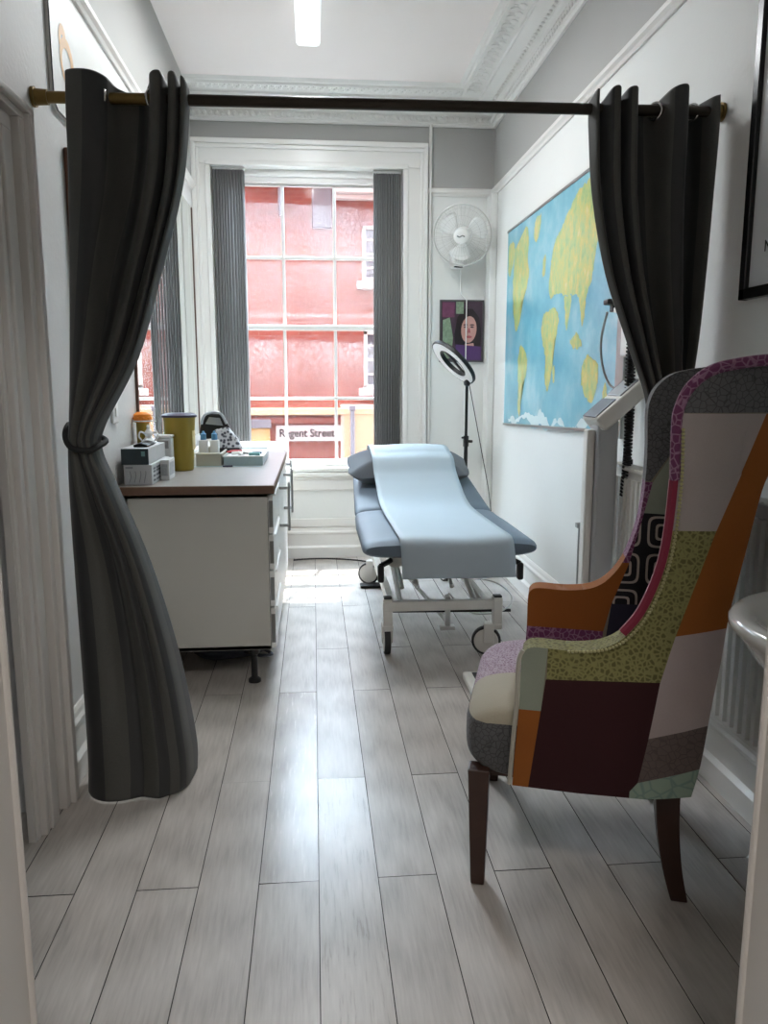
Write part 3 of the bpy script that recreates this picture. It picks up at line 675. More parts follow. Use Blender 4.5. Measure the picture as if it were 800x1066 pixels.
def fan():
    C = Vector((1.022, 5.50, 2.262))
    o = thing('wall_fan', 'white wall mounted fan with wire guard above the small poster', 'fan', (1.05, YF, 2.1))
    # axis leans towards the camera and a little down
    ax = Vector((-.30, -.90, -.26)).normalized(); M = ax.to_track_quat('Z', 'Y').to_matrix().to_4x4(); R = .197
    mg = mat('fan_guard_wire', (196, 196, 192), .35)
    b = MB()
    for z, rr in ((.045, .075), (.05, .13), (.03, .175)): b.ring(C, rr, .0008, Matrix(M) @ Matrix.Translation((0, 0, z)), 48, 6)
    b.ring(C, R, .0042, M, 56, 8); b.ring(C, R-.002, .003, M @ Matrix.Translation((0, 0, -.012)), 56, 8)
    for k in range(40):
        a = 2*PI*k/40; c, s = math.cos(a), math.sin(a)
        b.tube([C+(M.to_3x3() @ Vector((r*c, r*s, z))) for r, z in ((.045, .056), (.10, .054), (.15, .043), (.18, .022), (R, 0))], .0007, 4)
    obj('front_guard', b, mg, o, True)
    b = MB(); b.ring(C, R+.002, .0052, M @ Matrix.Translation((0, 0, -.005)), 56, 8); obj('guard_rim', b, m_whiteplastic, o, True)
    b = MB()
    for k in range(32):
        a = 2*PI*(k+.5)/32; c, s = math.cos(a), math.sin(a)
        b.tube([C+(M.to_3x3() @ Vector((r*c, r*s, z))) for r, z in ((.04, -.075), (.10, -.072), (.16, -.055), (.185, -.03), (R, -.012))], .0007, 4)
    obj('rear_guard', b, mg, o, True)
    m_bl = mat('fan_blade_plastic', (244, 245, 243), .3, Alpha=.92)
    for k in range(3):
        b = MB(); a0 = 2*PI*k/3+.55
        def fn(u, v):
            r = .028+.138*u; w = (.45+.75*math.sin(min(1, u*1.15)*PI*.62))*(1 if u < .85 else math.sqrt(max(0, 1-((u-.85)/.15)**2*.8)))
            a = a0+(v-.5)*w*.95-.25*u
            return C+(M.to_3x3() @ Vector((r*math.cos(a), r*math.sin(a), -.03+(v-.5)*.032)))
        b.grid(fn, 12, 8); obj('blade', b, m_bl, o, True, solid=.002)
    b = MB(); b.lathe([(0, .064), (.02, .064), (.045, .060), (.052, .052), (.05, .045), (0, .045)], C, 28, M); bd = obj('hub_badge', b, m_whiteplastic, o, True)
    b = MB(); b.tube([C+(M.to_3x3() @ Vector((x, .004*math.sin(x*160), .066))) for x in [(-.026+.052*q/12) for q in range(13)]], .004, 6); obj('badge_mark', b, mat('grey_print', (120, 122, 120), .5), bd, True)
    b = MB(); b.lathe([(0, -.10), (.045, -.10), (.055, -.085), (.055, -.04), (.035, -.02), (0, -.02)], C, 24, M)
    pb = C+(M.to_3x3() @ Vector((0, 0, -.085)))
    b.tube([pb, pb+Vector((0, .05, -.05)), pb+Vector((.0, .08, -.12))], .026, 12)
    obj('motor_housing', b, m_whiteplastic, o, True)
    b = MB(); b.box(C.x-.045, C.x+.045, YF-.14, YF-.001, 2.075, 2.17, .02, 3); bk = obj('wall_bracket', b, m_whiteplastic, o, True)
    b = MB(); b.lathe([(0, -.006), (.032, -.006), (.03, .004), (0, .006)], (C.x, YF-.12, 2.078), 24, Matrix.Rotation(.3, 4, 'X') @ Matrix.Diagonal((1, .7, 1, 1))); obj('control_knob', b, m_blackplastic, bk, True)
    b = MB(); b.tube([(1.06, YF-.012, 2.09), (1.062, YF-.012, 1.9), (1.103, YF-.024, 1.86), (1.103, YF-.024, 1.43), (1.103, YF-.008, 1.3), (1.103, YF-.008, .5)], .004, 8); obj('power_cable', b, m_whiteplastic, o)
fan()

def poster():
    o = thing('portrait_poster', 'small dark framed poster of a dark haired face below the fan', 'poster', (1.07, YF-.01, 1.42))
    X0, X1, Z0, Z1 = .912, 1.233, 1.425, 1.862; y = YF-.012
    b = MB()
    for x0, x1, z0, z1 in ((X0, X1, Z0, Z0+.012), (X0, X1, Z1-.012, Z1), (X0, X0+.012, Z0, Z1), (X1-.012, X1, Z0, Z1)): b.box(x0, x1, y-.006, YF-.001, z0, z1, .002)
    obj('frame', b, mat('dark_grey_frame', (84, 82, 84), .4), o)
    b = MB(); b.box(X0+.01, X1-.01, y, YF-.001, Z0+.01, Z1-.01); obj('backing', b, mat('poster_purple', (70, 52, 66), .4, var=.3, nscale=14), o)
    def shape(nm, poly, m, d):
        b = MB(); b.prism(poly, lambda a, z, yy: (a, yy, z), y-d-.0006, y-d); return obj(nm, b, m, o)
    def ell(cx, cz, rx, rz, n=28, ph=0): return [(cx+rx*math.cos(2*PI*k/n)*math.cos(ph)-rz*math.sin(2*PI*k/n)*math.sin(ph), cz+rx*math.cos(2*PI*k/n)*math.sin(ph)+rz*math.sin(2*PI*k/n)*math.cos(ph)) for k in range(n)]
    hair = mat('print_hair', (38, 30, 34), .4); skin = mat('print_skin', (196, 150, 140), .4, var=.12, nscale=20); lip = mat('print_lip', (168, 84, 92), .4)
    shape('hair', [(1.03, 1.50), (1.02, 1.62), (1.04, 1.74), (1.09, 1.80), (1.15, 1.80), (1.20, 1.74), (1.218, 1.62), (1.205, 1.50), (1.15, 1.47), (1.08, 1.47)], hair, .001)
    shape('face', ell(1.125, 1.655, .056, .094, 28, -.08), skin, .002); shape('neck', [(1.095, 1.55), (1.16, 1.56), (1.175, 1.47), (1.085, 1.47)], skin, .0018)
    for cx in (1.10, 1.148): shape('brow', ell(cx, 1.688, .017, .005), hair, .003); shape('eye', ell(cx, 1.672, .013, .0055), hair, .003)
    shape('nose', [(1.122, 1.665), (1.13, 1.665), (1.137, 1.632), (1.116, 1.632)], lip, .0028); shape('mouth', ell(1.127, 1.603, .021, .009), lip, .003)
    gr = mat('print_greens', (130, 150, 126), .4, var=.5, nscale=60); pk = mat('print_mauve', (112, 62, 92), .4, var=.4, nscale=30)
    shape('title_panel', [(.93, 1.74), (1.02, 1.74), (1.02, 1.845), (.93, 1.845)], pk, .001)
    shape('green_panel', [(1.03, 1.765), (1.085, 1.765), (1.085, 1.85), (1.03, 1.85)], gr, .0012)
    shape('collage_strip', [(.935, 1.45), (1.0, 1.45), (1.01, 1.60), (.985, 1.74), (.935, 1.72)], gr, .001)
    shape('caption_panel', [(1.03, 1.44), (1.215, 1.44), (1.215, 1.535), (1.03, 1.55)], mat('print_violet', (86, 54, 108), .4), .0022)
poster()
b = MB(); b.cyl((.835, YF-.016, .23), (.835, YF-.016, 3.03), .012, seg=14); struct('trim_10', b, m_trim)
b = MB(); b.box(XR-.05, XR-.001, YF-.14, YF-.001, .2, 2.565, .006); struct('trim_11', b, m_wall)

# ------------------------------------------------------------------ curtains
ROD_Y, ROD_Z = 2.53, 2.10
t_ = thing('curtain_rod', 'dark bronze curtain pole spanning the room with a brass left end', 'curtain pole', (.25, ROD_Y, ROD_Z))
def rz_(x): return ROD_Z-.003+(x+.8)*.008
b = MB(); b.cyl((-.46, ROD_Y, rz_(-.46)), (XR-.014, ROD_Y, rz_(XR)), .0165, seg=20); obj('pole', b, m_rod, t_, True)
b = MB(); b.cyl((XL+.012, ROD_Y, rz_(XL)), (-.46, ROD_Y, rz_(-.46)), .0165, seg=20); obj('brass_tube', b, m_brass, t_, True, label='aged brass left section')
for x, s in ((XL, 1), (XR, -1)):
    b = MB(); b.cyl((x+.001*s, ROD_Y, rz_(x)), (x+.010*s, ROD_Y, rz_(x)), .028, seg=24); b.cyl((x+.010*s, ROD_Y, rz_(x)), (x+.045*s, ROD_Y, rz_(x)), .023, .021, seg=24)
    for k in (-1, 1): b.ball((x+.011*s, ROD_Y, rz_(x)+.021*k), .0035, 1)
    obj('end_flange', b, m_brass, t_, True)

def curtain(name, label, levels, eyelets, tie, n=8, m=9):
    """levels: list of (z, [(x, y offset) ...]) from top to hem, the same number of points each"""
    o = thing(name, label, 'curtain', (levels[0][1][0][0], ROD_Y, levels[-1][0]))
    rows = []
    L = [[(x, y, z+(0 if len(p) < 3 else p[2])) for p in pts for x, y in [p[:2]]] for z, pts in levels]
    cols = [catmull([l[i] for l in L], m) for i in range(len(L[0]))]
    rows = [catmull([c[j] for c in cols], n) for j in range(len(cols[0]))]
    b = MB(); V = [[b.bm.verts.new((x, ROD_Y+y, z)) for x, y, z in r] for r in rows]
    for A, Bq in zip(V, V[1:]):
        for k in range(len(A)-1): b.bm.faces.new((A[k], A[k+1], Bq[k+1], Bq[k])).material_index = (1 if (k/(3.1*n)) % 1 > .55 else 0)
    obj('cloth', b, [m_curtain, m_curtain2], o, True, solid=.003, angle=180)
    for x, y, ang in eyelets:
        b = MB(); b.ring((x, ROD_Y+y, rz_(x)), .024, .0045, Matrix.Rotation(ang, 4, 'Z') @ Matrix.Rotation(PI/2, 4, 'Y'), 24, 8); obj('eyelet', b, m_chrome, o, True)
    if tie:
        b = MB(); b.tube(catmull([(x, ROD_Y+y, z) for x, y, z in tie], 6), .009, 8); obj('tieback', b, mat('tieback_cord', (24, 24, 26), .7), o, True)
    return o
# left curtain, tied at waist height
xs_top = [(-.692,-.01,-.01),(-.685,-.05,0),(-.625,-.062,0),(-.585,-.03,-.006),(-.56,.03,-.02),(-.50,.05,-.03),(-.468,.01,-.012),(-.452,-.05,0),(-.425,-.055,.005),(-.412,.0,-.02),(-.402,-.045,.003),(-.385,-.05,.003),(-.376,.0,-.02),(-.368,-.04,-.002),(-.358,-.035,-.01),(-.352,.01,-.02)]
def lv(z, X, Y): return (z, list(zip(X, Y)))
yo = [p[1] for p in xs_top]; x0 = [p[0] for p in xs_top]
yA = [-.01,-.05,-.06,-.05,.0,.035,.01,-.05,-.055,-.01,-.05,-.055,-.02,-.05,-.04,.0]
left = [(2.155, xs_top),
 lv(2.05, [x-.004 for x in x0], yo),
 lv(1.86, [-.70,-.695,-.645,-.60,-.57,-.53,-.50,-.475,-.45,-.435,-.425,-.41,-.40,-.39,-.385,-.38], yA),
 lv(1.62, [-.718,-.712,-.675,-.645,-.62,-.59,-.56,-.535,-.515,-.50,-.49,-.475,-.468,-.46,-.455,-.45], [-.0,-.035,-.06,-.06,-.03,.0,-.01,-.05,-.06,-.03,-.045,-.055,-.03,-.045,-.035,.0]),
 lv(1.36, [-.735,-.73,-.71,-.69,-.67,-.65,-.63,-.61,-.595,-.585,-.575,-.56,-.55,-.545,-.54,-.535], [.0,-.03,-.055,-.065,-.05,-.02,-.03,-.06,-.06,-.035,-.045,-.05,-.035,-.035,-.02,.01]),
 lv(1.15, [-.755,-.752,-.745,-.735,-.725,-.715,-.708,-.70,-.692,-.685,-.68,-.672,-.666,-.66,-.655,-.65], [.02,-.01,-.035,-.05,-.05,-.04,-.045,-.055,-.055,-.045,-.045,-.045,-.035,-.025,-.01,.02]),
 lv(1.07, [-.762,-.76,-.752,-.743,-.733,-.723,-.715,-.708,-.70,-.693,-.688,-.682,-.676,-.672,-.668,-.664], [.02,-.008,-.03,-.045,-.048,-.04,-.045,-.052,-.052,-.045,-.045,-.042,-.032,-.022,-.008,.02]),
 lv(.95, [-.765,-.762,-.75,-.735,-.718,-.702,-.69,-.68,-.668,-.658,-.65,-.642,-.635,-.63,-.625,-.622], [.02,-.015,-.04,-.055,-.06,-.045,-.04,-.055,-.06,-.05,-.05,-.048,-.035,-.025,-.005,.025]),
 lv(.70, [-.762,-.757,-.735,-.71,-.68,-.655,-.635,-.615,-.598,-.585,-.572,-.56,-.55,-.543,-.537,-.533], [.02,-.03,-.055,-.06,-.055,-.035,-.02,-.05,-.065,-.055,-.06,-.06,-.05,-.035,-.01,.03]),
 lv(.40, [-.75,-.745,-.72,-.685,-.645,-.61,-.585,-.56,-.535,-.515,-.50,-.485,-.473,-.465,-.46,-.455], [.0,-.06,-.10,-.115,-.11,-.085,-.075,-.10,-.12,-.105,-.11,-.11,-.095,-.075,-.035,.02]),
 lv(.12, [-.737,-.732,-.705,-.667,-.622,-.582,-.553,-.525,-.498,-.475,-.457,-.443,-.43,-.42,-.414,-.408], [-.04,-.10,-.155,-.18,-.18,-.165,-.155,-.17,-.18,-.165,-.16,-.155,-.14,-.115,-.07,.0]),
 lv(.006, [-.73,-.728,-.70,-.66,-.617,-.578,-.55,-.522,-.495,-.472,-.455,-.44,-.428,-.418,-.411,-.405], [-.06,-.13,-.185,-.212,-.215,-.205,-.195,-.202,-.208,-.195,-.185,-.175,-.155,-.13,-.085,-.02])]
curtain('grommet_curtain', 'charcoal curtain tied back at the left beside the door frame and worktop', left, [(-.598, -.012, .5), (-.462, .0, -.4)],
        [(-.765, .03, 1.15), (-.766, .0, 1.135), (-.76, -.028, 1.11), (-.74, -.054, 1.085), (-.71, -.060, 1.075), (-.68, -.052, 1.075), (-.662, -.03, 1.085), (-.652, .02, 1.10), (-.70, .04, 1.12), (-.77, .038, 1.14)])
# right curtain, swept to the wall
xt = [(.862,.01,-.012),(.875,-.04,.012),(.892,.0,-.02),(.915,-.055,.012),(.938,-.055,.012),(.948,.0,-.01),(.965,-.055,.012),(.99,-.058,.01),(1.005,.02,-.02),(1.04,.05,-.02),(1.075,.03,-.012),(1.105,-.045,.018),(1.145,-.06,.024),(1.165,-.01,-.006),(1.185,.04,-.012),(1.215,.045,-.006),(1.245,-.02,.005),(1.262,-.035,.008)]
xq = [p[0] for p in xt]; yq = [p[1] for p in xt]
YR = [.0,-.03,-.01,-.045,-.05,-.01,-.05,-.055,.0,.03,.01,-.04,-.055,-.015,.03,.03,-.02,-.03]
def comp(a, b_, pw=1.0): 
    n = len(xq); return [a+(b_-a)*((x-xq[0])/(xq[-1]-xq[0]))**pw for x in xq]
right = [(2.145, xt), lv(2.05, [x+.003 for x in xq], yq), lv(1.85, comp(.882, 1.262), YR), lv(1.62, comp(.935, 1.255), YR), lv(1.40, comp(1.02, 1.245), [y*.9 for y in YR]),
 lv(1.22, comp(1.09, 1.225), [y*.8 for y in YR]), lv(1.05, comp(1.105, 1.185), [y*.8 for y in YR]), lv(.85, comp(1.11, 1.18), YR), lv(.5, comp(1.11, 1.18), YR), lv(.15, comp(1.105, 1.18), YR), lv(.006, comp(1.10, 1.18), YR)]
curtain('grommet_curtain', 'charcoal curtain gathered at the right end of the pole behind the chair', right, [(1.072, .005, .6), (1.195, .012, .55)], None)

# ------------------------------------------------------------------ worktop, base units and what stands on it
ZT = .865
m_lam = mat('grey_laminate', (150, 146, 142), .3, var=.12, nscale=30); m_edge = mat('worktop_edge', (112, 84, 66), .5, var=.2, nscale=40)
m_unit = mat('unit_white', (206, 205, 198), .4, var=.02)
m_unitedge = mat('unit_grey_edge', (128, 128, 126), .5)
t_ = thing('worktop', 'grey laminate worktop with brown front edge on white base units', 'worktop', (-.48, 4.1, ZT-.038))
b = MB(); b.box(XL+.002, -.168, 3.226, 4.86, ZT-.036, ZT, .004); obj('slab', b, m_lam, t_)
b = MB(); b.box(XL+.002, -.1675, 3.222, 3.2265, ZT-.036, ZT-.002, .001); b.box(-.1685, -.166, 3.222, 4.86, ZT-.036, ZT-.002, .001); obj('edging', b, m_edge, t_, label='brown edging strip')
ZU0, ZU1 = .155, ZT-.037
def unit(name, label, y0, y1, group=None):
    o = thing(name, label, 'cabinet', (-.46, (y0+y1)/2, 0), 0, group)
    b = MB(); b.box(-.77, -.195, y0, y0+.016, ZU0, ZU1, .001); b.box(-.77, -.195, y1-.016, y1, ZU0, ZU1, .001); b.box(-.77, -.195, y0, y1, ZU0, ZU0+.016); b.box(-.77, -.195, y0, y1, ZU1-.016, ZU1); b.box(-.77, -.76, y0, y1, ZU0, ZU1)
    obj('carcass', b, m_unit, o)
    for x in (-.625, -.27):
        for y in (y0+.035, y1-.035):
            b = MB(); b.lathe([(0, 0), (.027, 0), (.027, .012), (.02, .018), (.014, .022), (.014, .12), (.022, .128), (.022, ZU0), (0, ZU0)], (x, y, .0006), 18); obj('leg', b, m_blackplastic, o, True)
    return o
def bar_handle(b, x, y, z0, z1, d=.045):
    b.box(x, x+d, y-.006, y+.006, z0+.02, z0+.035, .003); b.box(x, x+d, y-.006, y+.006, z1-.035, z1-.02, .003); b.box(x+d-.004, x+d+.008, y-.007, y+.007, z0, z1, .004)
u = unit('drawer_unit', 'white drawer unit nearest the camera under the worktop', 3.255, 3.755)
zz = [ZU0, .34, .50, .655, ZU1-.002]
for a, c in zip(zz, zz[1:]):
    b = MB(); b.box(-.193, -.172, 3.257, 3.753, a+.004, c-.004, .003); dr = obj('drawer', b, m_whiteplastic, u)
    b = MB(); b.box(-.195, -.1935, 3.262, 3.748, a+.01, c-.04); obj('edge_gasket', b, m_unitedge, dr)
    b = MB(); b.box(-.1725, -.163, 3.30, 3.70, c-.016, c-.006, .003); obj('pull_lip', b, m_whiteplastic, dr)
    b = MB(); b.box(-.190, -.174, 3.2552, 3.257, a+.03, c-.03); obj('edge_strip', b, m_unitedge, dr)
for y0, lab in ((3.765, 'white cupboard unit in the middle under the worktop'), (4.315, 'white cupboard unit at the window end under the worktop')):
    y1 = y0+.54
    u = unit('cupboard_unit', lab, y0, y1)
    b = MB(); b.box(-.193, -.172, y0+.002, y1-.002, ZU0+.004, ZU1-.004, .003); d = obj('door', b, m_whiteplastic, u)
    b = MB(); bar_handle(b, -.172, y0+.07, .56, .80); obj('handle', b, m_steel, d)
t_ = thing('folded_bag', 'dark blue bag lying on the floor under the drawer unit', 'bag', (-.42, 3.6, 0))
b = MB(); V = b.grid(lambda u, v: (-.42+.19*math.cos(2*PI*u)*math.sin(PI*v)*(1+.06*math.sin(6*PI*u)), 3.62+.13*math.sin(2*PI*u)*math.sin(PI*v), .052-.05*math.cos(PI*v)+.006*math.sin(8*PI*u)*math.sin(PI*v)), 32, 14, True)
bmesh.ops.remove_doubles(b.bm, verts=b.bm.verts, dist=.0005); obj('body', b, fabric('navy_nylon', (38, 46, 62), .6), t_, True)
b = MB(); b.tube(catmull([(-.34, 3.52, .06), (-.26, 3.48, .05), (-.21, 3.55, .03), (-.25, 3.62, .03)], 6), .008, 8); obj('strap', b, fabric('navy_strap', (30, 36, 52), .7), t_, True)

# low white surface between worktop and window
t_ = thing('window_shelf', 'bright white boxed shelf beneath the window at the end of the worktop', 'shelf', (-.45, 5.3, 0))
b = MB(); b.box(XL+.035, -.185, 4.875, 5.64, ZT-.03, ZT+.004, .006); obj('top', b, m_whiteplastic, t_)
b = MB(); b.box(XL+.035, -.20, 4.885, 5.63, .0005, ZT-.031, .003); obj('body', b, m_unit, t_)
b = MB(); b.box(-.199, -.188, 4.90, 5.25, .12, .80, .003); dd = obj('door', b, m_whiteplastic, t_); b = MB(); bar_handle(b, -.188, 4.97, .60, .80, .04); obj('handle', b, m_steel, dd)

# sharps bins
m_sharps = mat('yellow_sharps_plastic', (160, 138, 44), .4, var=.05); m_purple = mat('purple_lid', (74, 66, 88), .5); m_orange = mat('orange_lid', (240, 140, 30), .4)
t_ = thing('sharps_bin', 'large yellow sharps bin with a grey purple lid on the worktop', 'sharps bin', (-.635, 3.83, ZT))
b = MB(); b.lathe([(0, .0005), (.055, .0005), (.060, .006), (.063, .08), (.074, .245), (.077, .252), (0, .252)], (-.635, 3.83, ZT), 40, Matrix.Diagonal((1, .95, 1, 1))); body = obj('bin', b, m_sharps, t_, True)
b = MB(); b.lathe([(0, .252), (.083, .252), (.084, .262), (.072, .268), (.06, .272), (0, .274)], (-.635, 3.83, ZT), 40, Matrix.Diagonal((1, .95, 1, 1))); obj('lid', b, m_purple, t_, True)
b = MB(); b.grid(lambda u, v: (-.635+.0715*math.cos(-.5+u*.5), 3.83+.068*math.sin(-.5+u*.5), ZT+.10+v*.09), 8, 1); obj('label', b, mat('warning_label', (226, 206, 150), .5, var=.3, nscale=50), body)
t_ = thing('small_sharps_bin', 'small yellow sharps pot with an orange lid behind the glove boxes', 'sharps bin', (-.757, 3.60, ZT))
b = MB(); b.lathe([(0, .0005), (.026, .0005), (.028, .24), (0, .24)], (-.757, 3.60, ZT), 24); obj('pot', b, m_sharps, t_, True)
b = MB(); b.lathe([(0, .24), (.036, .24), (.039, .255), (.037, .275), (.024, .285), (0, .287)], (-.757, 3.60, ZT), 24)
for k in range(10): b.ball((-.757+.037*math.cos(k*.628), 3.60+.037*math.sin(k*.628), ZT+.258), .007, 1)
obj('lid', b, m_orange, t_, True)
b = MB(); b.lathe([(.0385, .243), (.041, .243), (.041, .249), (.0385, .249)], (-.757, 3.60, ZT), 24); b.box(-.722, -.70, 3.595, 3.605, ZT+.243, ZT+.247); obj('lid_hinge', b, m_whiteplastic, t_)

# glove boxes
m_card = mat('glove_box_card', (196, 198, 200), .5, var=.1, nscale=20); m_ink = mat('box_print', (88, 92, 100), .5); m_teal = mat('teal_black_card', (44, 58, 64), .45, var=.2, nscale=25)
t_ = thing('glove_box', 'white and grey glove box lying lowest on the worktop front corner', 'box', (-.71, 3.47, ZT))
b = MB(); b.box(-.772, -.660, 3.268, 3.66, ZT+.0006, ZT+.083, .002); obj('carton', b, m_card, t_)
b = MB()
b.box(-.765, -.735, 3.2668, 3.268, ZT+.068, ZT+.076)
for k in range(4): b.tube(catmull([(-.752+.02*k, 3.2672, ZT+.01), (-.744+.02*k, 3.2672, ZT+.035+.004*k), (-.748+.021*k, 3.2672, ZT+.058)], 4), .0016, 4)
obj('front_print', b, mat('pale_print', (142, 146, 150), .5), t_)
b = MB()
for y0, y1 in ((3.30, 3.34), (3.36, 3.46), (3.48, 3.55)):
    for z in (.012, .03, .048, .06): b.box(-.660, -.6592, y0, y1, ZT+z, ZT+z+.008)
obj('side_print', b, m_ink, t_)
t_ = thing('glove_box', 'dark teal ended glove box stacked on the white glove box', 'box', (-.72, 3.44, ZT+.084))
b = MB(); b.box(-.780, -.672, 3.272, 3.64, ZT+.0838, ZT+.149, .002); obj('carton', b, m_card, t_)
b = MB(); b.box(-.7805, -.6715, 3.2705, 3.273, ZT+.0838, ZT+.149, .001); e = obj('end_panel', b, m_teal, t_, label='dark teal end panel')
b = MB(); b.box(-.70, -.685, 3.2695, 3.2705, ZT+.118, ZT+.138); obj('logo_patch', b, mat('teal_print', (120, 160, 160), .5), e)
b = MB(); b.box(-.745, -.690, 3.34, 3.50, ZT+.1492, ZT+.158, .003); b.grid(lambda u, v: (-.745+.06*u+.004*math.sin(9*v), 3.33+.15*v, ZT+.158+.012*math.sin(PI*u)*(.6+.4*math.sin(7*v))), 10, 12); obj('glove_slot', b, m_blackplastic, t_, label='black gloves showing in the slot')
t_ = thing('syringe_carton', 'tall slim white carton standing between glove boxes and yellow bin', 'box', (-.645, 3.62, ZT))
b = MB(); b.box(-.655, -.618, 3.42, 3.56, ZT+.0006, ZT+.088, .002); obj('carton', b, mat('white_card', (212, 214, 214), .5), t_)
b = MB(); b.box(-.650, -.624, 3.4185, 3.42, ZT+.02, ZT+.07); b.box(-.618, -.6172, 3.44, 3.54, ZT+.02, ZT+.075); obj('print', b, mat('carton_print', (168, 172, 176), .5, var=.4, nscale=120), t_)
# little white ornament, clear tub
t_ = thing('white_dispenser', 'small white ornate dispenser standing on the dark teal glove box', 'dispenser', (-.725, 3.56, ZT+.15))
b = MB(); b.lathe([(0, .0006), (.030, .0006), (.034, .008), (.024, .018), (.014, .03), (.02, .045), (.012, .058), (.006, .066), (.009, .074), (.005, .082), (0, .083)], (-.725, 3.56, ZT+.149), 20)
for s in (-1, 1): b.tube(catmull([(-.725+.012*s, 3.56, ZT+.19), (-.725+.034*s, 3.555, ZT+.20), (-.725+.04*s, 3.55, ZT+.18), (-.725+.028*s, 3.55, ZT+.163)], 5), .004, 6)
obj('body', b, m_whiteplastic, t_, True)
t_ = thing('plastic_tub', 'translucent white plastic tub behind the glove boxes beside the yellow bin', 'tub', (-.70, 3.72, ZT))
b = MB(); b.box(-.725, -.652, 3.69, 3.755, ZT+.0006, ZT+.165, .008, 3); obj('tub', b, mat('milky_plastic', (214, 216, 214), .3), t_, True)
b = MB(); b.box(-.728, -.649, 3.687, 3.758, ZT+.165, ZT+.176, .004); obj('lid', b, m_whiteplastic, t_)
b = MB(); b.box(-.715, -.665, 3.688, 3.6895, ZT+.115, ZT+.15); obj('label', b, mat('tub_label', (150, 150, 150), .5, var=.4, nscale=80), t_)

# trays
def tray(label, x0, x1, y0, y1, h, m):
    o = thing('plastic_tray', label, 'tray', ((x0+x1)/2, (y0+y1)/2, ZT), 0, 'trays on the worktop')
    b = MB(); z = ZT+.0006; w = .004
    b.box(x0, x1, y0, y1, z, z+.004); b.box(x0, x1, y0, y0+w, z, z+h, .001); b.box(x0, x1, y1-w, y1, z, z+h, .001); b.box(x0, x0+w, y0, y1, z, z+h, .001); b.box(x1-w, x1, y0, y1, z, z+h, .001)
    t_o = obj('shell', b, m, o)
    b = MB(); b.box(x0-.006, x1+.006, y0-.006, y0+.002, z+h-.006, z+h, .002); b.box(x0-.006, x0+.002, y0, y1, z+h-.006, z+h, .002); b.box(x1-.002, x1+.006, y0, y1, z+h-.006, z+h, .002); b.box(x0-.006, x1+.006, y1-.002, y1+.006, z+h-.006, z+h, .002); obj('rim', b, m_whiteplastic, o)
tray('deep cream plastic tray beside the yellow bin holding blue capped bottles', -.585, -.462, 3.98, 4.40, .068, m_cream)
tray('shallow pale blue grey plastic tray in the middle of the worktop', -.452, -.258, 4.0, 4.50, .05, mat('pale_blue_plastic', (176, 196, 202), .35))
b = MB(); b.box(-.60, -.265, 3.955, 3.974, ZT+.0005, ZT+.002); tag(obj('instrument_sheet', b, mat('pale_cyan_sheet', (196, 224, 230), .4)), 'pale blue paper strip lying along the front of the trays', 'sheet')
b = MB(); b.tube(catmull([(-.45, 3.94, ZT+.005), (-.42, 3.935, ZT+.006), (-.405, 3.945, ZT+.005)], 5), .0045, 6); tag(obj('marker_cap', b, mat('navy_plastic', (34, 40, 72), .4), None, True), 'tiny navy cap lying in front of the blue grey tray', 'cap')
m_bottle = mat('white_bottle', (226, 228, 230), .35); m_cap = mat('blue_cap', (88, 146, 190), .4)
for x, lab in ((-.557, 'left of two white bottles with blue caps in the cream tray'), (-.502, 'right of two white bottles with blue caps in the cream tray')):
    o = thing('pump_bottle', lab, 'bottle', (x, 4.06, ZT+.005), 0, 'blue capped bottles')
    b = MB(); b.box(x-.023, x+.023, 4.04, 4.08, ZT+.0052, ZT+.128, .007, 3); obj('bottle', b, m_bottle, o, True)
    b = MB(); b.lathe([(0, .128), (.014, .128), (.0155, .13), (.0145, .158), (.008, .162), (.005, .172), (0, .173)], (x, 4.06, ZT), 18); obj('cap', b, m_cap, o, True)
def blood_meter():
    o = thing('handheld_device', 'black and silver device with patterned pouch leaning at the wall behind bottles', 'device', (-.5, 4.22, ZT))
    m_sil = mat('silver_plastic', (176, 178, 182), .3, .3); m_pouch, t, p = base('patterned_pouch', (180, 180, 184), .6)
    v = t.coord(); t.link(t.ramp(t.voro(v, 55), [(.3, lin((60, 60, 72))), (.55, lin((206, 206, 210)))]), p.inputs['Base Color'])
    b = MB(); b.prism([(-.60, ZT+.14), (-.585, ZT+.235), (-.545, ZT+.255), (-.475, ZT+.25), (-.44, ZT+.18), (-.47, ZT+.13), (-.56, ZT+.12)], lambda a, z, y: (a, y, z), 4.22, 4.27); hd = obj('head', b, m_blackplastic, o, bevel=.008)
    b = MB(); b.prism([(-.565, ZT+.20), (-.545, ZT+.235), (-.49, ZT+.23), (-.475, ZT+.19)], lambda a, z, y: (a, y, z), 4.213, 4.219); obj('screen', b, m_sil, hd)
    b = MB(); b.prism([(-.545, ZT+.07), (-.52, ZT+.17), (-.45, ZT+.185), (-.40, ZT+.12), (-.375, ZT+.07)], lambda a, z, y: (a, y, z), 4.20, 4.26); obj('pouch', b, m_pouch, o, bevel=.012)
    b = MB(); b.tube(catmull([(-.585, 4.21, ZT+.2), (-.56, 4.20, ZT+.25), (-.49, 4.205, ZT+.258), (-.455, 4.21, ZT+.2)], 6), .007, 8); obj('grip', b, m_sil, o, True)
    b = MB(); b.box(-.54, -.39, 4.20, 4.30, ZT+.006, ZT+.075, .004); obj('stand', b, m_blackplastic, o)
blood_meter()
cols = [mat('red_wrap', (186, 60, 66), .4), m_whiteplastic, mat('blue_wrap', (70, 96, 130), .4), m_steel, mat('teal_wrap', (96, 150, 150), .4)]
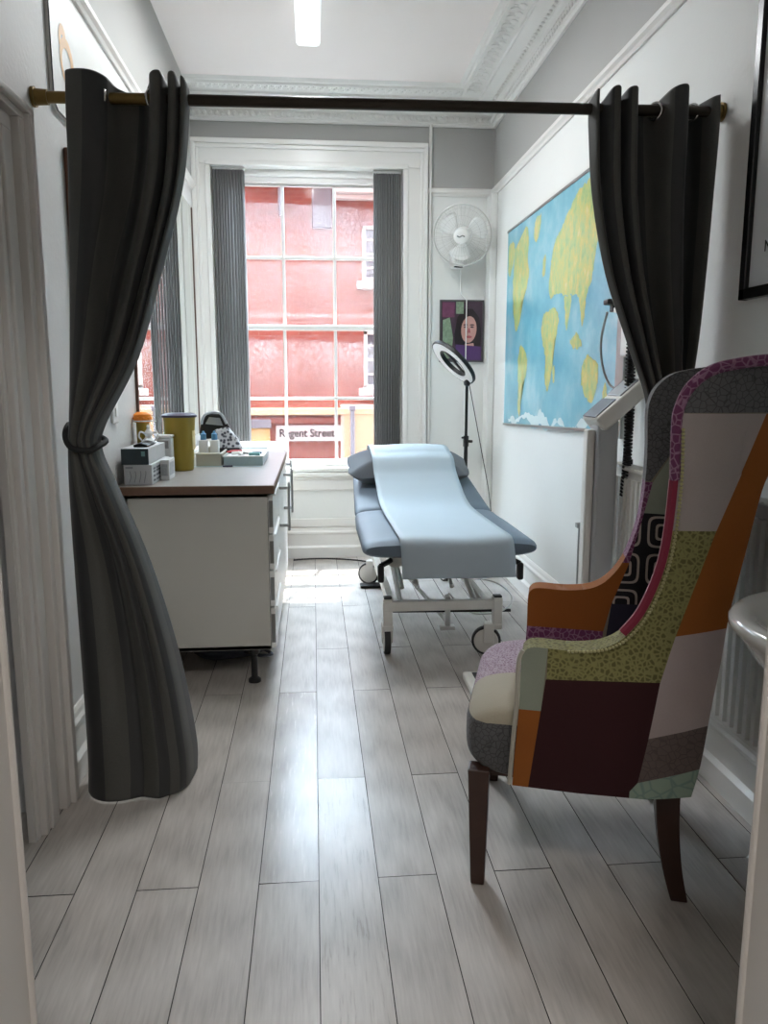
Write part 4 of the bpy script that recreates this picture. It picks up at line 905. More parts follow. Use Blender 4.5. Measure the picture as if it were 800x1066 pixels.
specs = [('swab_sachet', 'red wrapped swab stick lying across the blue grey tray', 0, (-.44, 4.06), (-.385, 4.05), .066), ('swab_sachet', 'short red swab lying beside the white cotton roll in the tray', 0, (-.43, 4.10), (-.37, 4.12), .066), ('cotton_roll', 'white cotton roll heaped at the left end of the blue grey tray', 1, (-.415, 4.04), (-.35, 4.06), .060),
         ('cotton_roll', 'white cotton roll propped on the front rim of the tray', 1, (-.375, 4.02), (-.355, 4.10), .056), ('tweezers', 'steel tweezers lying in the blue grey tray', 3, (-.40, 4.09), (-.33, 4.03), .060), ('swab_sachet', 'blue grey sachet roll at the right end of the tray', 4, (-.33, 4.06), (-.275, 4.05), .054), ('swab_sachet', 'dark blue sachet on top at the right end of the tray', 2, (-.315, 4.09), (-.268, 4.08), .058)]
b = MB(); b.box(-.448, -.262, 4.008, 4.49, ZT+.0052, ZT+.045, .004); tag(obj('gauze_stack', b, mat('gauze', (220, 224, 226), .9, bump=.5)), 'stack of white gauze filling the blue grey tray', 'gauze')
for nm, lab, ci, a, c, h in specs:
    b = MB(); b.tube([(a[0], a[1], ZT+h), ((a[0]+c[0])/2, (a[1]+c[1])/2, ZT+h+.002), (c[0], c[1], ZT+h)], .0085 if ci in (1, 4) else .005, 8)
    tag(obj(nm, b, cols[ci], None, True), lab, nm.split('_')[0] if nm != 'swab_sachet' else 'sachet')

# ------------------------------------------------------------------ treatment couch
def couch():
    o = thing('treatment_couch', 'grey padded treatment couch on a white wheeled frame in the middle of the room', 'treatment couch', (.6, 4.1, 0))
    m_pad = mat('blue_grey_vinyl', (96, 110, 124), .55, var=.06, nscale=8, bump=.08, bscale=30)
    YB = 4.20; SL = .22
    X0, X1 = .205, .985
    def top(y):
        if y < YB-.15: return .60
        if y < YB+.15: return .60+(y-YB+.15)**2/.6*SL
        return .60+.15*SL+(y-YB-.15)*SL
    # pad, one quilt with rounded rim
    def pad(y0, y1, nm):
        b = MB(); th = .085
        def fn(u, v):
            # u round the section, v along
            y = y0+(y1-y0)*v; e = min(1, max(0, min(v, 1-v)*(y1-y0)/.05)); s = .965+.035*math.sqrt(e); th2 = th*(.55+.45*math.sqrt(e))
            a = 2*PI*u; ca, sa = math.cos(a), math.sin(a); p = 2/7
            x = math.copysign(abs(ca)**p, ca)*(X1-X0)/2*s; z = math.copysign(abs(sa)**(2/2.6), sa)*th2/2
            return ((X0+X1)/2-.005*0+x*(1-.10*max(0, (y-3.9)/1.1)), y, top(y)-th/2+z)
        V = b.grid(fn, 56, 30, True)
        b.bm.faces.new([r[0] for r in V]); b.bm.faces.new([r[-1] for r in V][::-1])
        return obj(nm, b, m_pad, o, True, angle=60)
    pad(3.33, YB, 'leg_section'); pad(YB+.006, 4.93, 'back_section')
    # frame under the pads
    b = MB()
    for x in (.36, .83): b.box(x-.018, x+.018, 3.45, 4.92, .455, .505, .004)
    b.box(.33, .86, 3.45, 3.49, .46, .50, .004); b.box(.33, .86, 4.85, 4.9, .46, .50, .004)
    obj('top_frame', b, m_whitemetal, o)
    b = MB()
    for x in (.40, .79): b.tube([(x, 4.25, .49), (x, 4.88, top(4.88)-.10)], .014, 8); b.tube([(x, 4.7, .47), (x, 4.8, top(4.8)-.10)], .012, 8)
    obj('back_support', b, m_whitemetal, o)
    b = MB()
    for x in (.355, .80): b.box(x-.018, x+.018, 3.53, 4.93, .225, .268, .004)
    obj('side_rails', b, m_whitemetal, o)
    for y, nm in ((3.54, 'cross_bar'), (4.90, 'cross_bar')):
        b = MB(); b.box(.31, .873, y-.02, y+.02, .226, .273, .005); obj(nm, b, m_whitemetal, o)
    for (x, y, turn) in ((.333, 3.545, 0), (.85, 3.53, 1.35), (.385, 4.90, 1.2), (.85, 4.90, .3)):
        b = MB(); b.box(x-.022, x+.022, y-.022, y+.022, .13, .285, .005); lg = obj('leg', b, m_whitemetal, o)
        b = MB(); b.box(x-.019, x+.019, y-.019, y+.019, .286, .294, .003); obj('leg_cap', b, m_blackplastic, lg)
        R = Matrix.Translation((x, y, 0)) @ Matrix.Rotation(turn, 4, 'Z')
        b = MB(); b.lathe([(0, -.014), (.068, -.014), (.0695, -.008), (.0695, .008), (.068, .014), (0, .014)], (0, 0, 0), 28, R @ Matrix.Translation((0, .048, .0705)) @ Matrix.Rotation(PI/2, 4, 'Y')); wl = obj('castor_wheel', b, m_rubber, o, True)
        b = MB(); b.lathe([(0, -.017), (.056, -.017), (.058, -.0145), (.058, .0145), (.056, .017), (0, .017)], (0, 0, 0), 28, R @ Matrix.Translation((0, .048, .0705)) @ Matrix.Rotation(PI/2, 4, 'Y')); obj('wheel_disc', b, m_whitemetal, wl, True)
        b = MB()
        for s in (-1, 1): b.box(-.004, .004, .012, .06, .062, .155, .003, 2, R @ Matrix.Translation((.023*s, 0, 0)))
        b.box(-.026, .026, -.024, .06, .142, .158, .003, 2, R); obj('castor_fork', b, m_whitemetal, wl)
    b = MB(); b.box(.28, .42, 4.80, 4.89, .002, .018, .008, 3); obj('brake_pedal', b, m_blackplastic, o)
    # scissor arms, motor, foot bar
    b = MB()
    for x in (.40, .76):
        b.tube([(x, 3.62, .245), (x, 4.55, .48)], .014, 8); b.tube([(x+.03, 3.60, .48), (x+.03, 4.55, .25)], .014, 8)
    for x in (.44, .52, .70): b.tube([(x, 3.9, .24), (x-.03, 4.3, .48)], .012, 8)
    obj('lift_arms', b, m_whitemetal, o)
    b = MB(); b.box(.50, .535, 3.85, 4.1, .30, .43, .008); b.box(.555, .59, 3.88, 4.1, .31, .43, .008); b.cyl((.58, 4.0, .30), (.64, 4.4, .42), .024); obj('lift_motor', b, m_blackplastic, o)
    b = MB(); b.tube(catmull([(.62, 3.9, .34), (.66, 3.86, .36), (.70, 3.9, .33), (.75, 3.88, .35), (.78, 3.95, .30)], 6), .006, 6); b.tube(catmull([(.60, 3.9, .40), (.67, 3.88, .385), (.73, 3.9, .39)], 6), .006, 6); obj('motor_cable', b, m_blackplastic, o, True)
    b = MB(); b.cyl((.37, 3.90, .118), (1.0, 3.86, .118), .008, seg=12); obj('foot_bar', b, m_blackplastic, o)
    b = MB(); b.box(.66, .685, 3.85, 3.9, .03, .20, .004); b.tube([(.50, 4.3, .22), (.67, 3.90, .06)], .011, 8); b.box(.63, .71, 3.84, 3.89, .025, .045, .004)
    b.tube([(.38, 4.2, .22), (.42, 3.9, .118)], .009, 8); obj('foot_lever', b, m_whitemetal, o)
    for x in (.29, .925):
        b = MB(); b.box(x-.014, x+.014, 3.40, 3.44, .395, .475, .01, 3); b.cyl((x, 3.42, .47), (x+(.05 if x < .6 else -.05), 3.45, .49), .012); obj('side_handle', b, m_blackplastic, o, True)
    b = MB(); b.tube(catmull([(.85, 4.0, .26), (.98, 4.05, .21), (1.03, 3.95, .16), (.95, 3.85, .12), (.8, 3.9, .1), (.72, 4.1, .15)], 8), .005, 6); obj('hose', b, m_whiteplastic, o, True)
    # pillow
    pl = thing('pillow', 'grey pillow under the paper at the head of the couch', 'pillow', (.56, 4.7, top(4.7)))
    b = MB(); slope = .30
    Mp = Matrix.Translation((.560, 4.70, top(4.70)+.072)) @ Matrix.Rotation(slope, 4, 'X')
    def pf(u, v):
        a = 2*PI*u; r = math.sin(PI*v); p = .45
        ca, sa = math.cos(a), math.sin(a)
        q = max(abs(ca), abs(sa)); e = math.copysign(abs(ca)**p, ca), math.copysign(abs(sa)**p, sa)
        rr = math.sin(PI*v)**.5; k = (rr if v != .5 else 1)
        edge = k
        puff = .088*math.cos(PI*v)*(1-.25*edge**6)
        cr = .006*math.sin(7*a+3*v)*math.sin(PI*v)
        return Mp @ Vector((  .355*e[0]*edge*(1+.05*abs(e[1])), .185*e[1]*edge*(1+.05*abs(e[0])), puff*(.35+.65*math.cos(.5*PI*max(0, (edge-.0))**3))*1.0+cr))
    PV = [v.co.copy() for r_ in b.grid(pf, 64, 24, True) for v in r_]; bmesh.ops.remove_doubles(b.bm, verts=b.bm.verts, dist=.0004)
    obj('cushion', b, fabric('grey_pillow_cotton', (92, 96, 102), .9, 300, .12), pl, True, angle=180)
    # paper roll
    pp = thing('couch_paper', 'pale blue white paper sheet running down the couch and over its end', 'paper sheet', (.62, 4.2, .6))
    path = [(3.312, .430), (3.308, .50), (3.312, .55), (3.325, .59), (3.36, .606), (3.45, .608), (3.6, .609), (3.8, .610), (4.0, .612), (4.15, .622), (4.28, .655), (4.40, .71), (4.48, .755), (4.54, .79), (4.61, .83), (4.68, .865), (4.75, .878), (4.82, .90), (4.87, .86)]
    path = [(y, max([z]+[p.z+.006 for p in PV if abs(p.x-.56) < .27 and abs(p.y-y) < .02])) for y, z in catmull(path, 5)]
    for _ in range(2): path = [path[0]]+[(b_[0], max(b_[1], (a[1]+b_[1]+c[1])/3)) for a, b_, c in zip(path, path[1:], path[2:])]+[path[-1]]
    n = len(path)
    b = MB()
    def pw(u, v):
        i = min(n-1, int(round(v*(n-1)))); y, z = path[i]; xa = .375+(-.05)*v; xb = .880+(-.085)*v
        return (xa+(xb-xa)*u, y, z+.0035*math.sin(u*7+v*4)*(1 if v > .1 else .3)+.004)
    b.grid(pw, 16, n-1); obj('sheet', b, mat('couch_paper_blue', (174, 188, 198), .6, var=.03), pp, True, solid=.0012)
couch()

# ------------------------------------------------------------------ ring light
def ring_light():
    X, Y = 1.005, 5.16
    o = thing('ring_light', 'black ring lamp on a tall stand behind the couch', 'ring light', (X, Y, 0))
    b = MB(); b.cyl((X, Y, .18), (X, Y, .90), .013, seg=14); b.cyl((X, Y, .9), (X, Y, 1.275), .0095, seg=14); obj('pole', b, m_blackmetal, o, True)
    for k in range(3):
        a = 2*PI*k/3+.6; b = MB(); b.tube([(X, Y, .30), (X+.11*math.cos(a), Y+.11*math.sin(a), .12), (X+.19*math.cos(a), Y+.19*math.sin(a), .009)], .008, 8); obj('leg', b, m_blackmetal, o, True)
    b = MB(); b.cyl((X, Y, .86), (X, Y, .93), .018, seg=14); b.cyl((X, Y, .895), (X+.035, Y-.03, .895), .009); b.cyl((X, Y, .915), (X-.03, Y-.02, .92), .007); obj('clamp', b, m_blackplastic, o, True)
    b = MB(); b.ball((X, Y-.005, 1.275), .023, 2); b.tube([(X, Y, 1.275), (X+.012, Y-.01, 1.305)], .012, 8); obj('ball_joint', b, m_blackplastic, o, True)
    nrm = Vector((-.69, -.16, -.68)).normalized(); C = Vector((.912, Y-.02, 1.408)); M = nrm.to_track_quat('Z', 'Y').to_matrix().to_4x4()
    b = MB(); b.lathe([(.105, -.016), (.175, -.016), (.182, -.008), (.182, .010), (.174, .012), (.174, .004), (.11, .004), (.11, .012), (.104, .012), (.104, -.010), (.105, -.016)], C, 56, M); obj('ring_housing', b, m_blackplastic, o, True)
    b = MB(); b.lathe([(.112, .003), (.112, .012), (.172, .012), (.172, .003), (.112, .003)], C, 56, M); obj('diffuser_ring', b, m_whiteplastic, o, True)
    b = MB(); b.box(-.012, .012, -.10, .10, -.012, .0, .003, 2, Matrix.Translation(C) @ M); obj('phone_holder', b, m_blackplastic, o)
    b = MB(); b.tube(catmull([(X+.012, Y-.01, 1.27), (X+.03, Y, 1.20), (X+.09, Y-.06, .85), (X+.14, Y-.1, .56), (X+.17, Y-.1, .3), (X+.2, Y-.05, .1), (X+.2, Y+.2, .008)], 8), .003, 6); obj('lead', b, m_blackplastic, o)
ring_light()
b = MB(); b.tube(catmull([(-.16, 5.63, .006), (.0, 5.66, .006), (.15, 5.64, .006), (.30, 5.58, .006), (.42, 5.50, .006), (.6, 5.45, .006)], 8), .006, 6); tag(obj('floor_cable', b, m_blackplastic), 'black cable lying on the floor below the window panel', 'cable')
b = MB(); b.tube(catmull([(1.03, 3.62, .30), (1.06, 3.45, .22), (1.12, 3.25, .12), (1.15, 3.1, .012), (1.10, 2.9, .006), (1.05, 2.7, .006)], 8), .0045, 6); tag(obj('couch_lead', b, m_blackplastic), 'thin black lead running from the couch side towards the skirting', 'cable')

# ------------------------------------------------------------------ standing scale
def scale():
    o = thing('column_scale', 'white column weighing scale with angled display standing behind the chair', 'scale', (1.0, 3.05, 0))
    b = MB(); b.box(.625, 1.06, 2.88, 3.20, .012, .05, .01, 3); obj('platform', b, m_whitemetal, o)
    b = MB(); b.box(.66, 1.03, 2.91, 3.17, .0505, .056, .003); obj('tread', b, m_rubber, o)
    for x in (.66, 1.03):
        for y in (2.91, 3.17):
            b = MB(); b.cyl((x, y, .0008), (x, y, .013), .016); obj('foot', b, m_blackplastic, o)
    b = MB(); b.prism([(1.082, .02), (1.165, .02), (1.165, 1.13), (1.15, 1.165), (1.12, 1.18), (1.09, 1.175), (1.082, 1.14)], lambda a, z, y: (a, y, z), 2.93, 3.03); obj('column', b, mat('scale_grey', (176, 178, 180), .4), o, bevel=.012)
    b = MB(); b.box(1.05, 1.0815, 2.955, 3.005, .02, 1.10, .006); obj('column_face', b, m_whitemetal, o)
    b = MB(); b.cyl((1.075, 3.075, .06), (1.075, 3.075, .70), .006); b.box(1.06, 1.09, 3.06, 3.09, .695, .715, .003); obj('height_rod', b, m_steel, o)
    Mh = Matrix.Translation((1.165, 2.985, 1.205)) @ Matrix.Rotation(-math.radians(41), 4, 'Y')
    b = MB(); b.box(-.12, .12, -.085, .085, -.042, .022, .012, 3, Mh); hd = obj('display_head', b, m_whitemetal, o, True)
    b = MB(); b.box(-.115, -.01, -.07, .07, .0225, .028, .004, 2, Mh); obj('screen', b, mat('grey_lcd', (120, 128, 140), .2), hd)
    b = MB(); b.box(.01, .10, -.07, .07, .0225, .026, .004, 2, Mh); obj('key_panel', b, mat('key_grey', (160, 162, 166), .4), hd)
scale()

# ------------------------------------------------------------------ patchwork wing chair
def wing_chair():
    PX, PY = .405, 1.826
    ang = math.atan2(.291, -.957)
    o = thing('patchwork_wing_chair', 'multicoloured patchwork wingback armchair with dark wooden legs in the right foreground', 'armchair', (PX, PY, 0), ang)
    W = .57
    # local x forward, local y negative = far side
    crk_grey = crackle('patch_grey_crackle', (92, 92, 94), (62, 62, 64), 70, .05); taupe = fabric('patch_taupe', (160, 150, 147), .95, 300, .15); olive = crackle('patch_olive', (92, 88, 46), (138, 134, 82), 90, .16)
    orange = fabric('patch_orange_velvet', (140, 78, 14), .85, 200, .12, .05); pinkgrey = fabric('patch_pale_mauve', (168, 154, 152), .95, 300, .14); brown = crackle('patch_brown', (100, 86, 82), (84, 72, 70), 60, .05)
    mint = crackle('patch_mint', (146, 164, 148), (122, 146, 136), 30, .05); maroon = fabric('patch_maroon_velvet', (46, 4, 11), .9, 200, .12, 0); sage = fabric('patch_sage', (136, 142, 128), .95)
    purple = crackle('patch_purple_brick', (104, 46, 86), (150, 112, 138), 60, .07); pink = crackle('patch_pink_lace', (132, 98, 120), (184, 166, 176), 110, .14, bump=.6); beige = fabric('patch_beige', (172, 164, 146), .95, 220, .12)
    magenta = crackle('patch_magenta', (128, 30, 74), (96, 20, 56), 70, .3); crimson = fabric('patch_crimson', (126, 18, 52), .7, 200, .1, .3); navy = fabric('patch_navy', (34, 32, 50), .9)
    # black cloth with nested pale squares
    sq, t, p = base('patch_black_squares', (22, 22, 24), .9)
    tc = t.new('ShaderNodeTexCoord'); sp = t.new('ShaderNodeSeparateXYZ'); t.link(tc.outputs['Object'], sp.inputs[0])
    cell = .112
    fx = t.math('ABSOLUTE', t.math('SUBTRACT', t.math('FRACT', t.math('DIVIDE', t.math('ADD', sp.outputs[0], 5.02), cell)), .5)); fz = t.math('ABSOLUTE', t.math('SUBTRACT', t.math('FRACT', t.math('DIVIDE', t.math('ADD', sp.outputs[2], 5.035), cell)), .5))
    d = t.math('POWER', t.math('ADD', t.math('POWER', fx, 5), t.math('POWER', fz, 5)), .2)
    w1 = t.math('MULTIPLY', t.math('GREATER_THAN', d, .16), t.math('LESS_THAN', d, .22)); w2 = t.math('MULTIPLY', t.math('GREATER_THAN', d, .36), t.math('LESS_THAN', d, .42))
    t.link(t.mix(t.math('ADD', w1, w2, clamp=True), lin((22, 21, 26)), lin((170, 160, 150))), p.inputs['Base Color'])
    rim = fabric('patch_rim', (120, 112, 96), .9)
    MATS = [crk_grey, taupe, olive, orange, pinkgrey, brown, mint, maroon, sage, purple, pink, beige, magenta, sq, navy, rim]
    G, TA, OL, OR, PG, BR, MI, MA, SA, PU, PI_, BE, MG, SQ, NV, RM = range(16)
    front = [(-.083, .30), (-.088, .40), (-.095, .52), (-.096, .62), (-.104, .648), (-.13, .658), (-.20, .655), (-.26, .66), (-.30, .673), (-.335, .70), (-.373, .755), (-.405, .845), (-.42, .935), (-.426, 1.065), (-.422, 1.18), (-.426, 1.225), (-.445, 1.268), (-.485, 1.303), (-.54, 1.318), (-.60, 1.325), (-.66, 1.322), (-.69, 1.30), (-.693, 1.27)]
    back = [(-.665, 1.22), (-.64, 1.13), (-.613, 1.06), (-.60, 1.0), (-.578, .876), (-.558, .764), (-.546, .65), (-.529, .533), (-.515, .40), (-.500, .315)]
    outline = catmull(front+back, 3)+[(-.40, .298), (-.24, .296)]
    def inpoly(u, z, P):
        c = False; n = len(P)
        for i in range(n):
            a, b_ = P[i], P[(i+1) % n]
            if (a[1] > z) != (b_[1] > z) and u < (b_[0]-a[0])*(z-a[1])/(b_[1]-a[1])+a[0]: c = not c
        return c
    # near outer face patches (u, z)
    near = [
     (MI, [(-.36, .20), (-.36, .315), (-.377, .34), (-.512, .388), (-.7, .42), (-.7, .2)]),
     (BR, [(-.377, .34), (-.395, .456), (-.523, .497), (-.7, .54), (-.7, .40), (-.512, .388)]),
     (PG, [(-.395, .456), (-.414, .593), (-.443, .705), (-.551, .727), (-.75, .75), (-.7, .53), (-.523, .497)]),
     (OR, [(-.443, .705), (-.514, .954), (-.604, 1.213), (-.9, 1.213), (-.9, .74), (-.551, .727)]),
     (G, [(-.2, 1.214), (-.9, 1.216), (-.9, 1.5), (-.2, 1.5)]),
     (TA, [(-.3, .951), (-.514, .954), (-.604, 1.213), (-.2, 1.214)]),
     (MA, [(-.155, .582), (-.416, .594), (-.36, .2), (-.11, .2)]),
     (OR, [(-.05, .504), (-.146, .503), (-.11, .2), (-.05, .2)]),
     (SA, [(-.05, .504), (-.146, .503), (-.158, .66), (-.158, .8), (-.05, .8)]),
     (OL, [(-.157, .582), (-.416, .594), (-.443, .705), (-.514, .954), (-.2, .951), (-.1, .8), (-.158, .66)])]
    far = [
     (G, [(-.2, .99), (-.44, .995), (-.52, 1.12), (-.9, 1.2), (-.9, 1.5), (-.2, 1.5)]),
     (SA, [(-.445, .99), (-.52, 1.12), (-.9, 1.2), (-.9, .885), (-.425, .90)]),
     (PU, [(-.2, .99), (-.445, .992), (-.425, .90), (-.39, .75), (-.2, .74)]),
     (SQ, [(-.425, .90), (-.9, .885), (-.9, .63), (-.345, .62), (-.39, .75)]),
     (NV, [(-.345, .62), (-.9, .63), (-.9, .2), (-.30, .2)]),
     (PU, [(.1, .535), (-.325, .53), (-.30, .2), (.1, .2)]),
     (OR, [(.1, .535), (-.325, .53), (-.345, .62), (-.39, .75), (.1, .74)])]
    def lines(P):
        L = set()
        for _, q in P:
            for a, b_ in zip(q, q[1:]+q[:1]): L.add((round(a[0], 4), round(a[1], 4), round(b_[0], 4), round(b_[1], 4)))
        return L
    def panel(nm, v0, v1, outer, inner, sgn):
        # v0 outer, v1 inner face; y = -v
        b = MB(); b.prism(outline, lambda u, z, v: (u, -v, z), v0, v1)
        for (u0, z0, u1, z1) in lines(outer+inner):
            n = Vector((z1-z0, 0, -(u1-u0)))
            if n.length < 1e-6: continue
            bmesh.ops.bisect_plane(b.bm, geom=b.bm.verts[:]+b.bm.edges[:]+b.bm.faces[:], plane_co=(u0, 0, z0), plane_no=n.normalized())
        for z in [.30+.06*k for k in range(1, 18)]: bmesh.ops.bisect_plane(b.bm, geom=b.bm.verts[:]+b.bm.edges[:]+b.bm.faces[:], plane_co=(0, 0, z), plane_no=(0, 0, 1))
        for u in [-.68+.04*k for k in range(0, 15)]: bmesh.ops.bisect_plane(b.bm, geom=b.bm.verts[:]+b.bm.edges[:]+b.bm.faces[:], plane_co=(u, 0, 0), plane_no=(1, 0, 0))
        b.bm.normal_update(); ymid = -(v0+v1)/2
        for f in b.bm.faces:
            c = f.calc_center_median()
            if abs(f.normal.y) < .5: 
                f.material_index = (G if c.z > 1.0 else PU if c.z > .76 else OR) if sgn > 0 else (G if c.z > 1.21 else OL)
                if c.x < -.5 and c.z < 1.2: f.material_index = OR if c.z > .72 else PG
                continue
            out = (c.y > ymid) == (-v0 > ymid)
            f.material_index = RM
            for mi, q in (outer if out else inner):
                if inpoly(c.x, c.z, q): f.material_index = mi; break
        # soft curve: outer face cups inwards to the back and swells along the middle
        for v in b.bm.verts:
            u, z = v.co.x, v.co.z
            k = max(0, -.44-u); s = 1 if v0 < v1 else -1
            v.co.y -= s*(k*k*1.1)
            if z < .70: v.co.y += s*.012*math.sin(PI*min(1, max(0, (z-.28)/.4)))
            if z > .75: v.co.y += s*.022*((z-.75)/.5)*(1 if u > -.56 else .5)
        return obj(nm, b, MATS, o, True, local=True, bevel=.016, angle=50)
    nw = panel('wing_side', -.03, .045, near, [(OR, [(.1, .2), (-.33, .2), (-.36, .74), (.1, .74)]), (G, [(.2, .95), (-.9, .95), (-.9, 1.5), (.2, 1.5)]), (SA, [(.2, .2), (-.9, .2), (-.9, .95), (.2, .95)])], -1)
    fw = panel('wing_side', W+.03, W-.045, [(PG, [(.2, .2), (-.9, .2), (-.9, .75), (.2, .75)]), (OR, [(.2, .75), (-.9, .75), (-.9, 1.2), (.2, 1.2)]), (G, [(.2, 1.2), (-.9, 1.2), (-.9, 1.5), (.2, 1.5)])], far, 1)
    # padded back between the wings
    b = MB(); B_ = sorted(back+[(-.69, 1.29)], key=lambda q: q[1])
    def ub(z):
        for a, c in zip(B_, B_[1:]):
            if a[1] <= z <= c[1]: return a[0]+(c[0]-a[0])*(z-a[1])/(c[1]-a[1])
        return B_[0][0] if z < B_[0][1] else B_[-1][0]
    def bk(u, v):
        z = .31+1.0*v; a = 2*PI*u; ca, sa = math.cos(a), math.sin(a)
        y = W/2-.265*math.copysign(abs(ca)**.35, ca); th = .055
        x = ub(min(z, 1.29))+.055+th*math.copysign(abs(sa)**.6, sa)+(.012*math.sin(PI*v*3) if sa > 0 else 0)
        e = max(0, v-.94)/.06
        return (x, -y, z+.02*math.sqrt(max(0, 1-ca*ca))*e)
    V = b.grid(bk, 48, 30, True); b.bm.faces.new([r[0] for r in V]); b.bm.faces.new([r[-1] for r in V][::-1])
    for f in b.bm.faces:
        c = f.calc_center_median(); f.material_index = (G if c.z > 1.05 else SQ if c.z > .62 else NV) if -c.y > .28 else (TA if c.z > .95 else PU if c.z > .7 else OL)
    obj('back_cushion', b, MATS, o, True, local=True, angle=180)
    # seat with rolled front
    b = MB()
    def st(u, v):
        a = 2*PI*u; ca, sa = math.cos(a), math.sin(a); vv = .0+.57*v
        e = min(v, 1-v)*.57; r = math.sqrt(max(0, 1-(1-min(1, e/.11))**2)); s = .82+.18*r
        x = -.22+.265*math.copysign(abs(ca)**.5, ca)*s; z = .385+.095*math.copysign(abs(sa)**.62, sa)*s+(.012 if sa > 0 else 0)
        return (x, -vv, z)
    V = b.grid(st, 64, 40, True); b.bm.faces.new([r[0] for r in V]); b.bm.faces.new([r[-1] for r in V][::-1])
    for co, no in (((0, 0, .442), (0, 0, 1)), ((0, -.24, 0), (0, 1, 0)), ((-.05, 0, 0), (1, 0, 0))):
        bmesh.ops.bisect_plane(b.bm, geom=b.bm.verts[:]+b.bm.edges[:]+b.bm.faces[:], plane_co=co, plane_no=no)
    for f in b.bm.faces:
        c = f.calc_center_median()
        f.material_index = (BE if -c.y < .24 else PI_) if (c.z > .442) else (G if -c.y < .24 else PI_)
    obj('seat', b, MATS, o, True, local=True, angle=180)
    # piping along the near wing front edge, two colours, then the stitched rope edge along the arm
    F = front
    def run(i0, i1, off): return catmull([(u+.006, -(-.024)-.0+.022*max(0, (z-.75)/.5)*1.0, z+.002) for u, z in F[i0:i1]], 5)
    b = MB(); b.tube(run(13, 23, 0), .0125, 8); obj('piping', b, purple, nw, True, local=True, label='purple patterned piping')
    b = MB(); b.tube([(x, y-.006, z) for x, y, z in run(9, 14, 0)], .013, 8); obj('piping', b, crimson, nw, True, local=True, label='crimson piping')
    b = MB(); pts = [(x-.012, y+.012, z-.003) for x, y, z in run(6, 15, 0)]
    L = 0
    for (a, c) in zip(pts, pts[1:]):
        a, c = Vector(a), Vector(c); d_ = (c-a).length; k = 0
        while L < d_: b.ball(a+(c-a)*(L/d_), (.0045,)*3, 1); L += .0085
        L -= d_
    obj('stitching', b, mat('cream_cord', (170, 164, 120), .8), nw, True, local=True)
    b = MB(); b.tube(catmull([(-.076, .035, .305), (-.081, .038, .40), (-.088, .04, .52), (-.09, .038, .62), (-.10, .035, .65)], 5), .006, 6); obj('piping', b, mat('white_piping', (176, 172, 160), .8), nw, True, local=True, label='pale piping on the arm front')
    # white care label tucked by the arm and cloth
    b = MB(); b.box(-.365, -.325, -.085, -.055, .62, .66, .004); obj('care_label', b, mat('label_cloth', (200, 198, 194), .8), o, local=True)
    # legs
    wood = mat('dark_walnut', (58, 36, 28), .4, var=.3, nscale=20)
    def leg(pts, sz):
        b = MB(); P = catmull(pts, 5); R = []
        for i, (x, y, z) in enumerate(P):
            s = sz[0]+(sz[1]-sz[0])*i/(len(P)-1); R.append([b.bm.verts.new((x+dx*s, y+dy*s, z)) for dx, dy in ((-1, -1), (1, -1), (1, 1), (-1, 1))])
        for A, Bq in zip(R, R[1:]):
            for k in range(4): b.bm.faces.new((A[k], A[(k+1) % 4], Bq[(k+1) % 4], Bq[k]))
        b.bm.faces.new(R[0]); b.bm.faces.new(R[-1]); obj('leg', b, wood, o, local=True, bevel=.003)
    for v in (.012, W-.012): leg([(.002, -v, .32), (.001, -v, .16), (0, -v, .0008)], (.027, .017))
    for v, s in ((.048, 1), (W-.03, -1)): leg([(-.455, -v, .33), (-.462, -v, .2), (-.478, -v, .09), (-.50, -v, .0008)], (.03, .02))
    b = MB(); b.box(-.49, .0, -W+.03, -.03, .285, .32, .01); obj('base_frame', b, wood, o, local=True)
wing_chair()

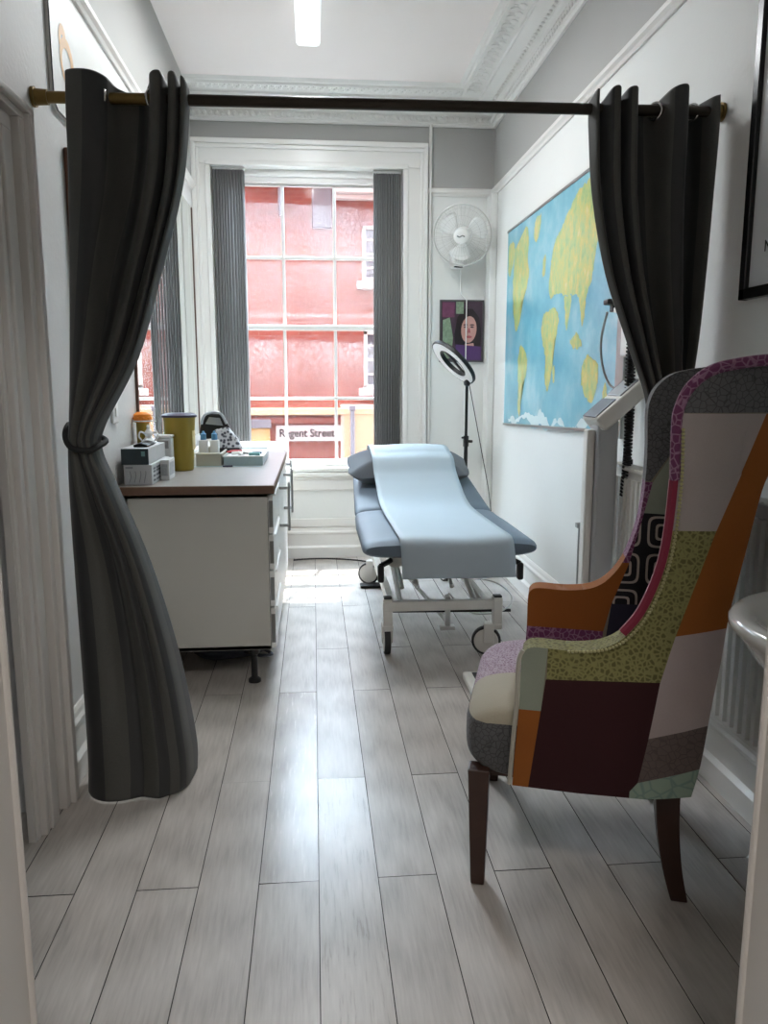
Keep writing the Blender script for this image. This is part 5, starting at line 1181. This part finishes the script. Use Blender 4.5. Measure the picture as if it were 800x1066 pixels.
groups = {'swab_sachet': 'swabs in the tray', 'cotton_roll': 'cotton rolls in the tray', 'cupboard_unit': 'cupboards under the worktop', 'glove_box': 'glove boxes on the worktop', 'grommet_curtain': 'curtains on the pole'}
for ob in COL.objects:
    g_ = groups.get(ob.name.split('.')[0])
    if g_ and ob.parent is None: ob['group'] = g_

# ------------------------------------------------------------------ light
w = bpy.data.worlds.new('sky'); SC.world = w; w.use_nodes = True
w.node_tree.nodes['Background'].inputs[0].default_value = (.68, .84, 1.0, 1); w.node_tree.nodes['Background'].inputs[1].default_value = 19.0
sun = bpy.data.lights.new('sun', 'SUN'); sun.energy = 8; sun.angle = .009; sun.color = (1, .95, .88)
so = bpy.data.objects.new('sun', sun); COL.objects.link(so); so.location = (1, 9, 12)
so.rotation_euler = Vector((-.15, -.60, -1)).to_track_quat('-Z', 'Y').to_euler()
tl_ = bpy.data.lights.new('batten_light', 'AREA'); tl_.shape = 'RECTANGLE'; tl_.size = .11; tl_.size_y = 1.2; tl_.energy = 18; tl_.color = (.95, .98, 1)
to_ = bpy.data.objects.new('batten_light', tl_); COL.objects.link(to_); to_.location = (0, 4.1, ZC-.097)
hl = bpy.data.lights.new('hall_fill', 'AREA'); hl.shape = 'DISK'; hl.size = .5; hl.energy = 16; hl.color = (1, .95, .9)  # added unseen fill behind the camera, lifts the near walls and floor
ho = bpy.data.objects.new('hall_fill', hl); COL.objects.link(ho); ho.location = (.2, -.5, ZC-.03)

# ------------------------------------------------------------------ camera
F_ = 820.0
cam = bpy.data.cameras.new('camera'); co = bpy.data.objects.new('camera', cam); COL.objects.link(co)
cam.sensor_fit = 'VERTICAL'; cam.sensor_height = 24; cam.lens = F_/1066*24; cam.clip_start = .02; cam.clip_end = 100
th = math.atan(135/F_); ps = math.atan(74/math.hypot(135, F_))
co.location = (0, 0, 1.28); co.rotation_euler = (PI/2-th, 0, -ps)
SC.camera = co
vs = SC.view_settings; vs.view_transform = 'Standard'; vs.look = 'None'; vs.exposure = 1.0; vs.gamma = 1; vs.use_curve_mapping = False
